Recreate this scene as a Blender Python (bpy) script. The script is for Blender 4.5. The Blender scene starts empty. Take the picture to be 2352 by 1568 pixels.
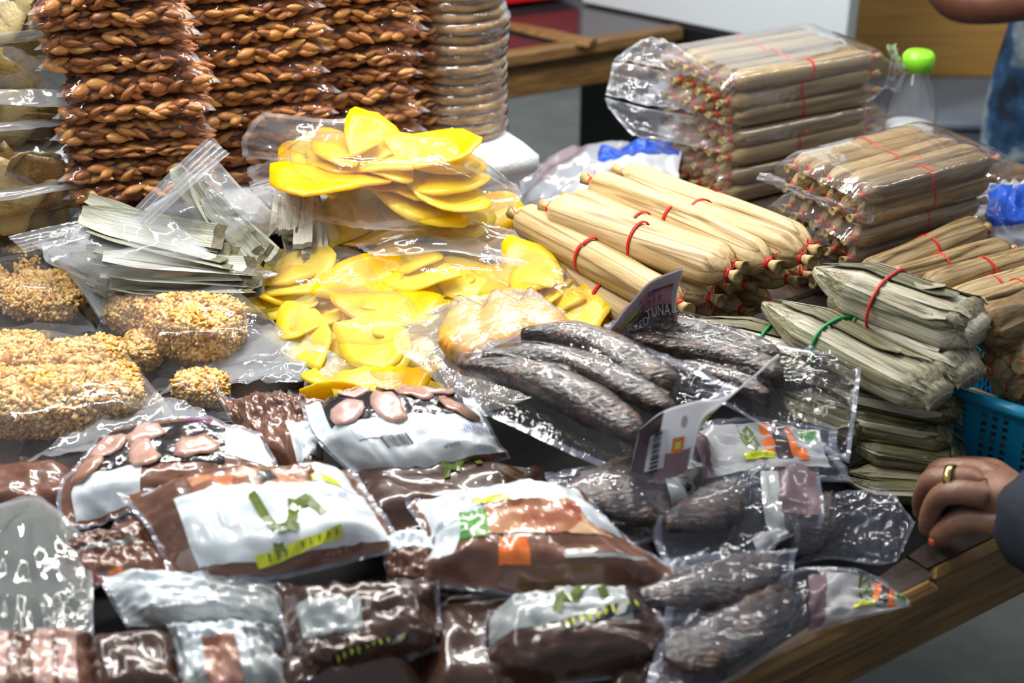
import bpy, math, random
import numpy as np
from mathutils import Vector, Matrix
random.seed(7); rng = np.random.default_rng(7)
C = bpy.context.scene.collection
sc = bpy.context.scene
# ------------------------------------------------------------------ camera
PITCH = math.radians(28.0); CAMH = 0.76; TZ = 0.75; F = 3231.0
cam_d = bpy.data.cameras.new('camera'); cam = bpy.data.objects.new('camera', cam_d); C.objects.link(cam)
cam.location = (0, 0, TZ + CAMH); cam.rotation_euler = (math.pi/2 - PITCH, 0, 0)
cam_d.sensor_width = 36.0; cam_d.lens = F/2352*36.0; cam_d.clip_start = .05; cam_d.clip_end = 60
cam_d.dof.use_dof = True; cam_d.dof.focus_distance = 1.48; cam_d.dof.aperture_fstop = 4.2
sc.camera = cam
# ------------------------------------------------------------------ world, lamps, exposure
w = bpy.data.worlds.new('world'); sc.world = w; w.use_nodes = True
w.node_tree.nodes['Background'].inputs[0].default_value = (.80, .88, 1.0, 1)
w.node_tree.nodes['Background'].inputs[1].default_value = .24
def lamp(name, loc, size, energy, rot=(0, 0, 0), col=(1, .97, .92)):
    l = bpy.data.lights.new(name, 'AREA'); l.shape = 'RECTANGLE'; l.size, l.size_y = size; l.energy = energy; l.color = col
    o = bpy.data.objects.new(name, l); C.objects.link(o); o.location = loc; o.rotation_euler = rot
def bulb(name, loc, energy, r=.03, col=(1, .96, .9)):
    l = bpy.data.lights.new(name, 'POINT'); l.energy = energy; l.shadow_soft_size = r; l.color = col
    o = bpy.data.objects.new(name, l); C.objects.link(o); o.location = loc
EA = math.radians(33.0)
lamp('tube_and_fill_lamp', (-.25, 1.55, TZ + 1.05), (1.2, .05), 17, (0, 0, EA))
lamp('tube_and_fill_lamp', (.15, 2.25, TZ + 1.15), (1.2, .05), 11, (math.radians(-12), 0, EA))
lamp('tube_and_fill_lamp', (-.75, .95, TZ + 1.25), (.05, 1.0), 6, (0, math.radians(-25), 0))
lamp('tube_and_fill_lamp', (.6, 5.2, 2.1), (1.6, .5), 30, (math.radians(-75), 0, 0))  # added fill lamp far back, unseen: puts white glare on the stack film
lamp('tube_and_fill_lamp', (1.35, 1.75, TZ + 1.5), (1.2, .05), 9, (math.radians(22), math.radians(12), .3))  # added fill lamp, brightens the dim background on the right
bulb('bulb', (-.05, 1.25, TZ + 1.1), 4); bulb('bulb', (-.55, 1.3, TZ + 1.15), 3); bulb('bulb', (.45, 1.75, TZ + 1.2), 3)
sc.view_settings.view_transform = 'Standard'; sc.view_settings.look = 'None'; sc.view_settings.gamma = 1
sc.view_settings.use_curve_mapping = False; sc.view_settings.exposure = 0.15
try:
    sc.cycles.transparent_max_bounces = 24; sc.cycles.max_bounces = 6; sc.cycles.diffuse_bounces = 3; sc.cycles.glossy_bounces = 3; sc.cycles.use_denoising = True
    sc.cycles.caustics_reflective = False; sc.cycles.caustics_refractive = False
except Exception: pass
# ------------------------------------------------------------------ helpers
cp, sp = math.cos(PITCH), math.sin(PITCH)
def at(px, py, h=0.0):
    """the point h above the table top that the photograph shows at this pixel"""
    a, b = (px-1176)/F, (784-py)/F
    d = np.array([a, cp + b*sp, -sp + b*cp]); t = (h - CAMH)/d[2]
    return np.array([0, 0, TZ+CAMH]) + d*t
def hsh(i, j, k):
    s = np.sin(i*127.1 + j*311.7 + k*74.7)*43758.5453
    return s - np.floor(s)
def vn(x, y, seed=0.):
    x = np.asarray(x, float) + seed*17.3; y = np.asarray(y, float) + seed*9.1
    i, j = np.floor(x), np.floor(y); f, g = x-i, y-j; f = f*f*(3-2*f); g = g*g*(3-2*g)
    a, b, c, d = hsh(i, j, seed), hsh(i+1, j, seed), hsh(i, j+1, seed), hsh(i+1, j+1, seed)
    return 2*((a*(1-f)+b*f)*(1-g) + (c*(1-f)+d*f)*g) - 1
def ridge(x, y, seed=0.): return 1 - 2*np.abs(vn(x, y, seed))
def sm(t): t = np.clip(t, 0, 1); return t*t*(3-2*t)
ORG = {}
def tag(o, label, cat, group=None, kind=None):
    if label: o['label'] = label
    if cat: o['category'] = cat
    if group: o['group'] = group
    if kind: o['kind'] = kind
    return o
def thing(name, label, cat, loc, group=None):
    o = bpy.data.objects.new(name, None); o.empty_display_size = .02; C.objects.link(o)
    o.location = loc; ORG[o.name] = np.array(loc, float); tag(o, label, cat, group); return o
def mesh(name, V, Fc, mat, smooth=True, uv=None, mi=None):
    me = bpy.data.meshes.new(name); me.from_pydata(np.asarray(V, float).tolist(), [], [tuple(int(i) for i in f) for f in Fc])
    for m in (mat if isinstance(mat, (list, tuple)) else [mat]): me.materials.append(m)
    if smooth: me.polygons.foreach_set('use_smooth', [True]*len(me.polygons))
    if mi is not None: me.polygons.foreach_set('material_index', np.asarray(mi, np.int32))
    if uv is not None:
        l = me.uv_layers.new(name='UVMap'); vi = np.empty(len(me.loops), np.int32); me.loops.foreach_get('vertex_index', vi)
        l.data.foreach_set('uv', np.asarray(uv, np.float32)[vi].ravel())
    me.update(); return me
def part(name, V, Fc, mat, parent=None, **k):
    """mesh given in world coordinates, linked under its parent (both share the parent's origin)"""
    V = np.asarray(V, float)
    org = ORG[parent.name] if parent is not None else (k.pop('org') if 'org' in k else V.mean(0))
    me = mesh(name, V - org, Fc, mat, **k); o = bpy.data.objects.new(name, me); C.objects.link(o)
    if parent is not None: o.parent = parent
    else: o.location = org
    ORG[o.name] = org; return o
def inst(name, me, parent, M):
    """an object with shared mesh data; M is in the space of the parent"""
    o = bpy.data.objects.new(name, me); C.objects.link(o); o.parent = parent; o.matrix_local = M; return o
def copy_tree(o, parent=None):
    c = o.copy(); C.objects.link(c); c.parent = parent
    for ch in list(o.children): copy_tree(ch, c)
    return c
def join(items):
    V, Fs, n = [], [], 0
    for v, f in items:
        V.append(np.asarray(v, float)); Fs += [tuple(i+n for i in q) for q in f]; n += len(v)
    return np.vstack(V), Fs
def gridf(nu, nv, wrap=False):
    f = []
    for i in range(nu - (0 if wrap else 1)):
        for j in range(nv-1):
            a, b = i*nv+j, ((i+1) % nu)*nv+j; f.append((a, b, b+1, a+1))
    return f
def box(c, s, ax=None, bev=0):
    """box at centre c, size s, axes ax (3x3 rows); bevelled"""
    ax = np.eye(3) if ax is None else np.asarray(ax, float)
    x, y, z = np.array(s)/2; b = min(bev, x*.9, y*.9, z*.9)
    if b <= 0:
        P = np.array([[i*x, j*y, k*z] for i in (-1, 1) for j in (-1, 1) for k in (-1, 1)])
        f = [(0, 1, 3, 2), (4, 6, 7, 5), (0, 4, 5, 1), (2, 3, 7, 6), (0, 2, 6, 4), (1, 5, 7, 3)]
    else:
        P = []; prof = [(-z, b), (-z+b, 0), (z-b, 0), (z, b)]
        for zz, e in prof:
            X, Y = x-e, y-e
            c8 = [(-X, -Y+b*.6), (-X+b*.6, -Y), (X-b*.6, -Y), (X, -Y+b*.6), (X, Y-b*.6), (X-b*.6, Y), (-X+b*.6, Y), (-X, Y-b*.6)]
            P += [(a, q, zz) for a, q in c8]
        P = np.array(P); f = [tuple(range(7, -1, -1)), tuple(range(24, 32))]
        for r in range(3):
            for i in range(8): f.append((r*8+i, r*8+(i+1) % 8, r*8+8+(i+1) % 8, r*8+8+i))
    return P @ ax + np.asarray(c, float), f
def tube(P, R, n=10, cap=True, wob=None):
    """swept tube through points P with radii R"""
    P = np.asarray(P, float); m = len(P); R = np.broadcast_to(np.asarray(R, float), (m,))
    T = np.gradient(P, axis=0); T /= np.linalg.norm(T, axis=1)[:, None]+1e-12
    up = np.array([0, 0, 1.]) if abs(T[0][2]) < .9 else np.array([1., 0, 0]); V = []
    X = np.cross(up, T[0]); X /= np.linalg.norm(X)
    for i in range(m):
        X = X - T[i]*X.dot(T[i]); X /= np.linalg.norm(X); Y = np.cross(T[i], X)
        for k in range(n):
            a = 2*math.pi*k/n; V.append(P[i] + R[i]*(math.cos(a)*X + math.sin(a)*Y))
    f = []
    for i in range(m-1):
        for k in range(n): f.append((i*n+k, i*n+(k+1) % n, i*n+n+(k+1) % n, i*n+n+k))
    if cap: f.append(tuple(range(n-1, -1, -1))); f.append(tuple(range((m-1)*n, m*n)))
    return np.array(V), f
def ball(c, r, n=10, m=7, ax=None):
    V, f = [], []
    for j in range(m+1):
        t = math.pi*j/m
        for i in range(n):
            p = 2*math.pi*i/n; V.append((math.sin(t)*math.cos(p), math.sin(t)*math.sin(p), math.cos(t)))
    for j in range(m):
        for i in range(n): f.append((j*n+i, (j+1)*n+i, (j+1)*n+(i+1) % n, j*n+(i+1) % n))
    V = np.array(V)*np.asarray(r, float)
    if ax is not None: V = V @ np.asarray(ax, float)
    return V + np.asarray(c, float), f
def lathe(prof, n=32):
    V = [(r*math.cos(2*math.pi*k/n), r*math.sin(2*math.pi*k/n), z) for k in range(n) for r, z in prof]
    return np.array(V), gridf(n, len(prof), True)
def frame(o, X, Z):
    X = np.asarray(X, float); X = X/np.linalg.norm(X); Z = np.asarray(Z, float); Z = Z - X*Z.dot(X); Z /= np.linalg.norm(Z); Y = np.cross(Z, X)
    M = Matrix.Identity(4)
    for i in range(3): M[i][0], M[i][1], M[i][2], M[i][3] = X[i], Y[i], Z[i], o[i]
    return M
def catm(Pt, t):
    """Pt (n,...), t array -> interpolated along axis 0"""
    n = len(Pt)
    if n == 2:
        t = t.reshape(t.shape + (1,)*(Pt.ndim-1)); return Pt[0]*(1-t) + Pt[1]*t
    e = np.concatenate([[2*Pt[0]-Pt[1]], Pt, [2*Pt[-1]-Pt[-2]]]); x = t*(n-1); i = np.clip(np.floor(x).astype(int), 0, n-2); f = x-i
    f = f.reshape(f.shape + (1,)*(Pt.ndim-1)); a, b, c, d = e[i], e[i+1], e[i+2], e[i+3]
    return .5*((2*b) + (c-a)*f + (2*a-5*b+4*c-d)*f*f + (3*b-a-3*c+d)*f**3)
class Sheet:
    """a bendable rectangle through a net of points; u across, v from back to front, w off its face"""
    def __init__(s, rows, wav=0., fr=5., seed=0, raw=False):
        s.n = np.array([[q if raw else at(*q) for q in r] for r in rows], float); s.wav, s.fr, s.sd = wav, fr, seed
        R, K = s.n.shape[:2]; s.Lu = np.mean([np.linalg.norm(np.diff(s.n[r], axis=0), axis=1).sum() for r in range(R)])
        s.Lv = np.mean([np.linalg.norm(np.diff(s.n[:, k], axis=0), axis=1).sum() for k in range(K)])
        s.sg = 1.; g = np.linspace(.08, .92, 9); uu, vv = np.meshgrid(g, g, indexing='ij'); du = s.B(uu+.01, vv)-s.B(uu-.01, vv); dv = s.B(uu, vv+.01)-s.B(uu, vv-.01)
        if (np.cross(dv, du)*(np.array([0, 0, TZ+CAMH]) - s.B(uu, vv))).sum() < 0: s.sg = -1.
    def B(s, u, v):
        u = np.asarray(u, float); v = np.asarray(v, float)
        cols = catm(np.swapaxes(s.n, 0, 1), u.ravel())            # (N,R,3)
        N = len(cols); out = np.empty((N, 3)); R = s.n.shape[0]; vv = v.ravel()
        if R == 2: out = cols[:, 0]*(1-vv)[:, None] + cols[:, 1]*vv[:, None]
        else:
            e = np.concatenate([2*cols[:, :1]-cols[:, 1:2], cols, 2*cols[:, -1:]-cols[:, -2:-1]], 1); x = vv*(R-1); i = np.clip(np.floor(x).astype(int), 0, R-2); f = (x-i)[:, None]; k = np.arange(N)
            a, b, c, d = e[k, i], e[k, i+1], e[k, i+2], e[k, i+3]; out = .5*(2*b + (c-a)*f + (2*a-5*b+4*c-d)*f*f + (3*b-a-3*c+d)*f**3)
        return out.reshape(u.shape + (3,))
    def nrm(s, u, v):
        h = .01; du = s.B(u+h, v)-s.B(u-h, v); dv = s.B(u, v+h)-s.B(u, v-h); n = np.cross(dv, du); n /= np.linalg.norm(n, axis=-1, keepdims=True)+1e-12
        return n*getattr(s, 'sg', 1.)
    def S(s, u, v, w=0.):
        u = np.asarray(u, float); v = np.asarray(v, float); w = np.broadcast_to(np.asarray(w, float), u.shape)
        if s.wav: w = w + s.wav*(vn(u*s.fr, v*s.fr, s.sd) + .4*vn(u*s.fr*2.3, v*s.fr*2.3, s.sd+3))
        return s.B(u, v) + s.nrm(u, v)*w[..., None]
    def M(s, u, v, w, rot=0., tilt=0., roll=0.):
        u, v = np.array([u]), np.array([v]); o = s.S(u, v, w)[0]; X = (s.B(u+.01, v)-s.B(u-.01, v))[0]; Z = s.nrm(u, v)[0]
        return frame(o, X, Z) @ Matrix.Rotation(rot, 4, 'Z') @ Matrix.Rotation(tilt, 4, 'Y') @ Matrix.Rotation(roll, 4, 'X')
def smesh(name, S, wf, mat, parent, nu=24, nv=18, r=(0, 1, 0, 1), pinch=0., eps=0., mi=None, two=None, **k):
    u, v = np.meshgrid(np.linspace(r[0], r[1], nu), np.linspace(r[2], r[3], nv), indexing='ij')
    U, Vv = u, v
    if pinch: U = .5+(u-.5)*(1-pinch*np.sin(np.pi*np.clip(v, 0, 1))); Vv = .5+(v-.5)*(1-pinch*np.sin(np.pi*np.clip(u, 0, 1)))
    W = (wf(u, v) if wf else 0*u) + eps
    P = S.S(U, Vv, W).reshape(-1, 3); f = gridf(nu, nv); uv = np.stack([(u-r[0])/(r[1]-r[0]), (v-r[2])/(r[3]-r[2])], -1).reshape(-1, 2)
    idx = None
    if mi is not None: idx = [mi((u[a//nv, a % nv]+u[c//nv, c % nv])/2, (v[a//nv, a % nv]+v[c//nv, c % nv])/2) for a, b, c, d in f]
    if two is not None:
        P2 = S.S(U, Vv, two(u, v)).reshape(-1, 3); n = len(P); P = np.vstack([P, P2]); f = f + [(a+n, d+n, c+n, b+n) for a, b, c, d in f]; uv = np.vstack([uv, uv])
        if idx is not None: idx = idx+idx
    return part(name, P, f, mat, parent, uv=uv, mi=idx, **k)
def dome(T, mu=.25, mv=.25, e=.03, p=.75):
    def f(u, v):
        a = sm((np.minimum(u, 1-u)-e)/mu)**p; b = sm((np.minimum(v, 1-v)-e)/mv)**p; return T*a*b
    return f
def crease(amp, fu=9, fv=7, seed=0):
    return lambda u, v: amp*(ridge(u*fu, v*fv, seed)*.6 + ridge(u*fu*2.1+v*3, v*fv*1.7-u*2, seed+5)*.4 - .3)
def plus(*fs): return lambda u, v: sum(f(u, v) for f in fs)
# ------------------------------------------------------------------ materials
def nt(name):
    m = bpy.data.materials.new(name); m.use_nodes = True; t = m.node_tree; t.nodes.clear(); out = t.nodes.new('ShaderNodeOutputMaterial'); return m, t, out
def N(t, typ, **k):
    n = t.nodes.new(typ)
    for a, b in k.items():
        if a.startswith('i_'):
            key = a[2:]; key = int(key) if key.isdigit() else key.replace('_', ' '); n.inputs[key].default_value = b
        else: setattr(n, a, b)
    return n
def ramp(t, stops):
    n = t.nodes.new('ShaderNodeValToRGB'); e = n.color_ramp.elements
    while len(e) < len(stops): e.new(.5)
    for q, (p, c) in zip(e, stops): q.position = p; q.color = (*c, 1)
    return n
def S2L(r, g, b):
    f = lambda c: (c/255/12.92 if c/255 <= .04045 else ((c/255+.055)/1.055)**2.4); return (f(r), f(g), f(b))
def pm(name, stops, rough=.5, scale=20., stretch=(1, 1, 1), bump=0., bscale=None, coat=0., coord='Object', rnd=0., detail=4., spec=.5, sss=0., trans=0., metal=0., vor=False, island=False, coatr=.06, rotz=0., crack=None):
    """principled: colour ramp driven by noise; rnd mixes in a per-object random shift"""
    m, t, out = nt(name); L = t.links.new; b = N(t, 'ShaderNodeBsdfPrincipled', i_Roughness=rough)
    b.inputs['Coat Weight'].default_value = coat; b.inputs['Coat Roughness'].default_value = coatr; b.inputs['Specular IOR Level'].default_value = spec; b.inputs['Metallic'].default_value = metal
    tc = N(t, 'ShaderNodeTexCoord'); mp = N(t, 'ShaderNodeMapping'); mp.inputs['Scale'].default_value = stretch
    if rotz: mp.vector_type = 'TEXTURE'; mp.inputs['Scale'].default_value = [1/q for q in stretch]; mp.inputs['Rotation'].default_value = (0, 0, rotz)
    L(tc.outputs[coord], mp.inputs[0])
    if len(stops) == 1 and not rnd: b.inputs['Base Color'].default_value = (*stops[0], 1)
    else:
        if len(stops) == 1: stops = stops*2
        if vor: nz = N(t, 'ShaderNodeTexVoronoi', i_Scale=scale); src = nz.outputs['Color']
        else: nz = N(t, 'ShaderNodeTexNoise', i_Scale=scale, i_Detail=detail, i_Roughness=.6); src = nz.outputs['Fac']
        L(mp.outputs[0], nz.inputs['Vector'])
        if not isinstance(stops[0][0], (tuple, list)) and len(stops[0]) == 3: stops = [(.28+.44*i/(len(stops)-1), c) for i, c in enumerate(stops)]
        r = ramp(t, stops)
        if rnd or island:
            oi = N(t, 'ShaderNodeNewGeometry') if island else N(t, 'ShaderNodeObjectInfo'); a = N(t, 'ShaderNodeMath', operation='MULTIPLY_ADD', i_1=rnd, i_2=-rnd/2)
            L(oi.outputs['Random Per Island' if island else 'Random'], a.inputs[0]); s2 = N(t, 'ShaderNodeMath', operation='ADD'); L(src, s2.inputs[0]); L(a.outputs[0], s2.inputs[1]); src = s2.outputs[0]
        L(src, r.inputs[0]); res_c = r.outputs[0]
        if crack:
            m3 = N(t, 'ShaderNodeMapping'); m3.inputs['Scale'].default_value = crack; L(tc.outputs[coord], m3.inputs[0]); n3 = N(t, 'ShaderNodeTexNoise', i_Scale=1., i_Detail=2.); ad3 = N(t, 'ShaderNodeVectorMath', operation='ADD'); o3 = N(t, 'ShaderNodeObjectInfo')
            L(m3.outputs[0], ad3.inputs[0]); L(o3.outputs['Random'], n3.inputs['Distortion']); L(m3.outputs[0], n3.inputs['Vector'])
            r3 = ramp(t, [(.478, (1, 1, 1)), (.492, (.42, .34, .26)), (.506, (.42, .34, .26)), (.520, (1, 1, 1))]); L(n3.outputs['Fac'], r3.inputs[0])
            mm = N(t, 'ShaderNodeMix', data_type='RGBA', blend_type='MULTIPLY'); mm.inputs[0].default_value = .8; L(res_c, mm.inputs[6]); L(r3.outputs[0], mm.inputs[7]); res_c = mm.outputs[2]
        L(res_c, b.inputs['Base Color'])
    if bump:
        n2 = N(t, 'ShaderNodeTexNoise', i_Scale=bscale or scale*2, i_Detail=3.); L(mp.outputs[0], n2.inputs['Vector']); bp = N(t, 'ShaderNodeBump', i_Strength=bump, i_Distance=.002); L(n2.outputs['Fac'], bp.inputs['Height']); L(bp.outputs[0], b.inputs['Normal'])
        if coat: L(bp.outputs[0], b.inputs['Coat Normal'])
    res = b.outputs[0]
    if trans:
        tr = N(t, 'ShaderNodeBsdfTranslucent'); mx = N(t, 'ShaderNodeMixShader', i_0=trans); L(b.outputs[0], mx.inputs[1]); L(tr.outputs[0], mx.inputs[2]); res = mx.outputs[0]
        if b.inputs['Base Color'].is_linked: L(b.inputs['Base Color'].links[0].from_socket, tr.inputs[0])
        else: tr.inputs[0].default_value = b.inputs['Base Color'].default_value
    L(res, out.inputs[0]); return m
def film(name, haze=.04, tint=(1, 1, 1), hcol=(.9, .93, 1), bump=.35, bscale=45., rough=.05, spec=1.3):
    m, t, out = nt(name); L = t.links.new
    tc = N(t, 'ShaderNodeTexCoord'); n1 = N(t, 'ShaderNodeTexNoise', i_Scale=bscale, i_Detail=2.5, i_Distortion=.6); L(tc.outputs['Object'], n1.inputs['Vector'])
    n2 = N(t, 'ShaderNodeTexVoronoi', i_Scale=bscale*.55, feature='DISTANCE_TO_EDGE'); L(tc.outputs['Object'], n2.inputs['Vector'])
    cl = N(t, 'ShaderNodeMath', operation='MINIMUM', i_1=.12); L(n2.outputs['Distance'], cl.inputs[0])
    ad = N(t, 'ShaderNodeMath', operation='MULTIPLY_ADD', i_1=1.6); L(cl.outputs[0], ad.inputs[0]); L(n1.outputs['Fac'], ad.inputs[2])
    bp = N(t, 'ShaderNodeBump', i_Strength=bump, i_Distance=.004); L(ad.outputs[0], bp.inputs['Height'])
    fr = N(t, 'ShaderNodeLayerWeight', i_Blend=.5); L(bp.outputs[0], fr.inputs['Normal'])
    fp = N(t, 'ShaderNodeMath', operation='POWER', i_1=4.); L(fr.outputs['Facing'], fp.inputs[0])
    fm = N(t, 'ShaderNodeMath', operation='MULTIPLY_ADD', i_1=.75*spec, i_2=.05*spec, use_clamp=True); L(fp.outputs[0], fm.inputs[0])
    tr = N(t, 'ShaderNodeBsdfTransparent'); tr.inputs[0].default_value = (*tint, 1)
    df = N(t, 'ShaderNodeBsdfDiffuse'); df.inputs[0].default_value = (*hcol, 1); tl = N(t, 'ShaderNodeBsdfTranslucent'); tl.inputs[0].default_value = (*hcol, 1)
    dd = N(t, 'ShaderNodeMixShader', i_0=.4); L(df.outputs[0], dd.inputs[1]); L(tl.outputs[0], dd.inputs[2])
    m1 = N(t, 'ShaderNodeMixShader', i_0=haze); L(tr.outputs[0], m1.inputs[1]); L(dd.outputs[0], m1.inputs[2])
    gl = N(t, 'ShaderNodeBsdfGlossy', i_Roughness=rough); L(bp.outputs[0], gl.inputs['Normal'])
    m2 = N(t, 'ShaderNodeMixShader'); L(fm.outputs[0], m2.inputs[0]); L(m1.outputs[0], m2.inputs[1]); L(gl.outputs[0], m2.inputs[2]); L(m2.outputs[0], out.inputs[0]); return m
M = {}
M['film'] = film('clear_film', .075)  # haze also carries some of the white glare as colour
M['film_seal'] = film('film_seal', .26, bump=.2)  # heat seals, plus light caught by film edges put into the haze
M['film_strip'] = film('seal_strip_film', .42, hcol=(.86, .92, 1.), bump=.25, bscale=25, rough=.08, spec=1.6)  # whitish haze paints in the bright reflections on the strips
M['film_flap'] = film('flap_film', .17, hcol=(.9, .92, 1.), bump=.3, bscale=28, rough=.06, spec=1.4)
M['film_nut'] = film('nut_film', .05, tint=(.96, .92, .93), hcol=(.75, .62, .7), bump=.4, bscale=60, spec=1.3)
M['film_zip'] = film('zip_film', .26, hcol=(.86, .92, 1.), bump=.3, bscale=30)
M['film_zipseal'] = film('zip_seal_film', .5, hcol=(.88, .93, 1.), bump=.1)
M['film_vac'] = film('vacuum_film', .012, hcol=(.7, .74, .95), bump=.2, bscale=62, rough=.04, spec=.42)
M['film_vac2'] = film('loose_vacuum_film', .05, hcol=(.62, .68, .95), bump=.3, bscale=45, rough=.06, spec=1.)  # bluish haze paints in part of the silver-blue reflections
M['film_pack'] = film('roll_pack_film', .07, bump=.3, bscale=40, rough=.07, spec=1.7)
M['film_vacseal'] = film('vacuum_seal_film', .22, hcol=(.66, .72, .92), bump=.15, rough=.1)
M['film_emb'] = film('embossed_film', .2, hcol=(.95, .9, .82), bump=.25, bscale=110, rough=.12)
M['nut'] = pm('almond_skin', [(.2, S2L(122, 70, 38)), (.5, S2L(176, 112, 58)), (.8, S2L(208, 154, 84))], .38, 90, (1, 4, 4), bump=.3, bscale=250, rnd=.6, coat=.2)
M['nuts'] = pm('almond_skins', [(.2, S2L(118, 66, 36)), (.5, S2L(164, 98, 50)), (.8, S2L(196, 136, 66))], .38, 90, (1, 4, 4), rnd=.6, island=True)
M['chip'] = pm('fried_chip', [(.25, S2L(104, 74, 32)), (.42, S2L(158, 134, 78)), (.75, S2L(196, 178, 128))], .4, 26, rnd=.5, bump=.5, bscale=260, coat=.25)
M['mango'] = pm('dried_mango', [(.15, S2L(255, 184, 0)), (.42, S2L(255, 220, 8)), (.8, S2L(255, 240, 96))], .35, 24, rnd=.5, bump=.5, bscale=70, trans=.4, coat=.2)
M['rice'] = pm('puffed_rice', [(.2, S2L(196, 136, 56)), (.5, S2L(232, 186, 100)), (.8, S2L(246, 220, 160))], .4, 60, rnd=.7, island=True, coat=.2)
M['ricecore'] = pm('rice_syrup', [S2L(184, 124, 48), S2L(216, 160, 80)], .4, 80, bump=.6)
M['leafgrey'] = pm('dried_leaf_grey', [(.3, S2L(140, 140, 120)), (.5, S2L(186, 188, 172)), (.7, S2L(212, 214, 202))], .5, 12, (2, 60, 2), rnd=.4, bump=.4, bscale=20)
M['leafcut'] = pm('leaf_cut_end', [S2L(60, 66, 60), S2L(120, 110, 70)], .6, 150)
M['roll'] = pm('pale_leaf', [(.17, S2L(92, 64, 34)), (.33, S2L(176, 146, 98)), (.52, S2L(200, 174, 126)), (.8, S2L(220, 198, 154))], .48, 5, (3, 42, 42), bump=.4, bscale=7, rnd=.25, detail=7, crack=(1.1, 30, 30))
M['rolld'] = pm('brown_leaf', [(.15, S2L(72, 54, 30)), (.34, S2L(130, 106, 66)), (.55, S2L(160, 136, 92)), (.82, S2L(184, 162, 122))], .48, 5, (3, 42, 42), bump=.4, bscale=7, rnd=.5, detail=7, crack=(1.3, 36, 36))
M['tuft'] = pm('leaf_tuft', [S2L(140, 112, 62), S2L(206, 184, 130)], .6, 120)
M['red'] = pm('red_string', [S2L(226, 46, 44)], .4)
M['redb'] = pm('red_rubber', [S2L(196, 52, 44)], .45)
M['greenb'] = pm('green_rubber', [S2L(28, 150, 84)], .4)
M['white_tie'] = pm('white_tie', [S2L(235, 232, 220)], .5)
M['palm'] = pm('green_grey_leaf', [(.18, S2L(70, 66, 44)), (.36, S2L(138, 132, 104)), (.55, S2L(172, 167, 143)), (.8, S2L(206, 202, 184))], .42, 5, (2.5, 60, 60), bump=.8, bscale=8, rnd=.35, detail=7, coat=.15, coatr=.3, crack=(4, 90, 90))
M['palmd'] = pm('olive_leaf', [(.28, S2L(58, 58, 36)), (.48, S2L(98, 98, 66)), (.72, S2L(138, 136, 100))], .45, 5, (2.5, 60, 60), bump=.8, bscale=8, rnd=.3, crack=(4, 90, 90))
M['tuna'] = pm('smoked_tuna', [(.3, S2L(10, 7, 6)), (.5, S2L(44, 28, 21)), (.74, S2L(108, 80, 62))], .4, 34, (1, 3, 3), bump=1.2, bscale=105, coat=1., coatr=.03, spec=.3)
M['yel'] = pm('yellow_fish', [S2L(222, 146, 36), S2L(240, 184, 80)], .35, 40, bump=.4, coat=.6)
M['brown'] = pm('brown_pouch', [S2L(92, 58, 44), S2L(126, 84, 66)], .32, 8, bump=.35, bscale=38, coat=1., coatr=.07)
M['dbrown'] = pm('dark_brown_pouch', [S2L(58, 38, 30), S2L(84, 56, 42)], .32, 8, bump=.35, bscale=38, coat=1., coatr=.07)
M['wpanel'] = pm('white_print', [S2L(206, 220, 228), S2L(236, 242, 246)], .3, 14, bump=.3, bscale=38, coat=1., coatr=.06)
M['gpanel'] = pm('grey_print', [S2L(140, 148, 150), S2L(186, 192, 192)], .3, 14, bump=.3, bscale=38, coat=1., coatr=.06)
M['pic'] = pm('food_picture', [(.12, S2L(24, 22, 26)), (.35, S2L(150, 90, 60)), (.55, S2L(206, 150, 110)), (.7, S2L(150, 52, 28)), (.85, S2L(226, 190, 150))], .3, 55, vor=True, coat=1., bump=.3, bscale=38)
M['slice'] = pm('mauve_meat', [S2L(170, 124, 104), S2L(206, 172, 164)], .3, 40, rnd=.5, bump=.25, bscale=80, coat=1.)
M['dark'] = pm('dark_marinade', [S2L(22, 22, 26), S2L(52, 44, 44)], .2, 50, coat=1., bump=.5)
M['ygreen'] = pm('yellow_green_print', [S2L(190, 206, 30), S2L(216, 220, 40)], .3, 30, coat=1.)
M['dgreen'] = pm('dark_green_print', [S2L(60, 84, 26), S2L(116, 132, 40)], .3, 60, coat=1.)
M['leafg'] = pm('leaf_green_print', [S2L(36, 112, 44), S2L(96, 160, 50)], .3, 60, coat=1.)
M['ink'] = pm('black_print', [S2L(34, 34, 40)], .3)
M['blue'] = pm('blue_print', [S2L(70, 96, 190)], .3)
M['orange'] = pm('orange_print', [S2L(214, 92, 26), S2L(240, 130, 50)], .3, 60, coat=1.)
M['magenta'] = pm('magenta_print', [S2L(168, 40, 96), S2L(120, 50, 140)], .3, 20, coat=1.)
M['whiteprint'] = pm('white_ink', [S2L(234, 236, 240)], .3, coat=.6, trans=.5)
M['plum'] = pm('plum_print', [S2L(126, 100, 108), S2L(190, 166, 174)], .3, 10, trans=.5, coat=.6, bump=.2, bscale=40)
M['plumd'] = pm('dark_plum_print', [S2L(52, 38, 44), S2L(84, 64, 70)], .3, 10, coat=1.)
M['silver'] = pm('silver_outline_print', [S2L(226, 214, 216)], .3)
M['styro'] = pm('polystyrene', [S2L(214, 222, 226), S2L(238, 242, 244)], .6, 30, bump=.6, bscale=140)
M['blackbox'] = pm('black_plastic', [S2L(16, 16, 18)], .5)
M['cake'] = pm('brown_cake', [(.3, S2L(134, 98, 48)), (.55, S2L(184, 144, 84)), (.8, S2L(206, 172, 116))], .4, 50, rnd=.2, bump=.8, bscale=160, coat=.5, coatr=.15)
M['wood'] = pm('worn_wood', [(.25, S2L(62, 44, 22)), (.5, S2L(112, 82, 42)), (.75, S2L(146, 114, 64))], .55, 6, (1.5, 26, 26), bump=.5, bscale=10, rnd=.2, rotz=EA)
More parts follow.
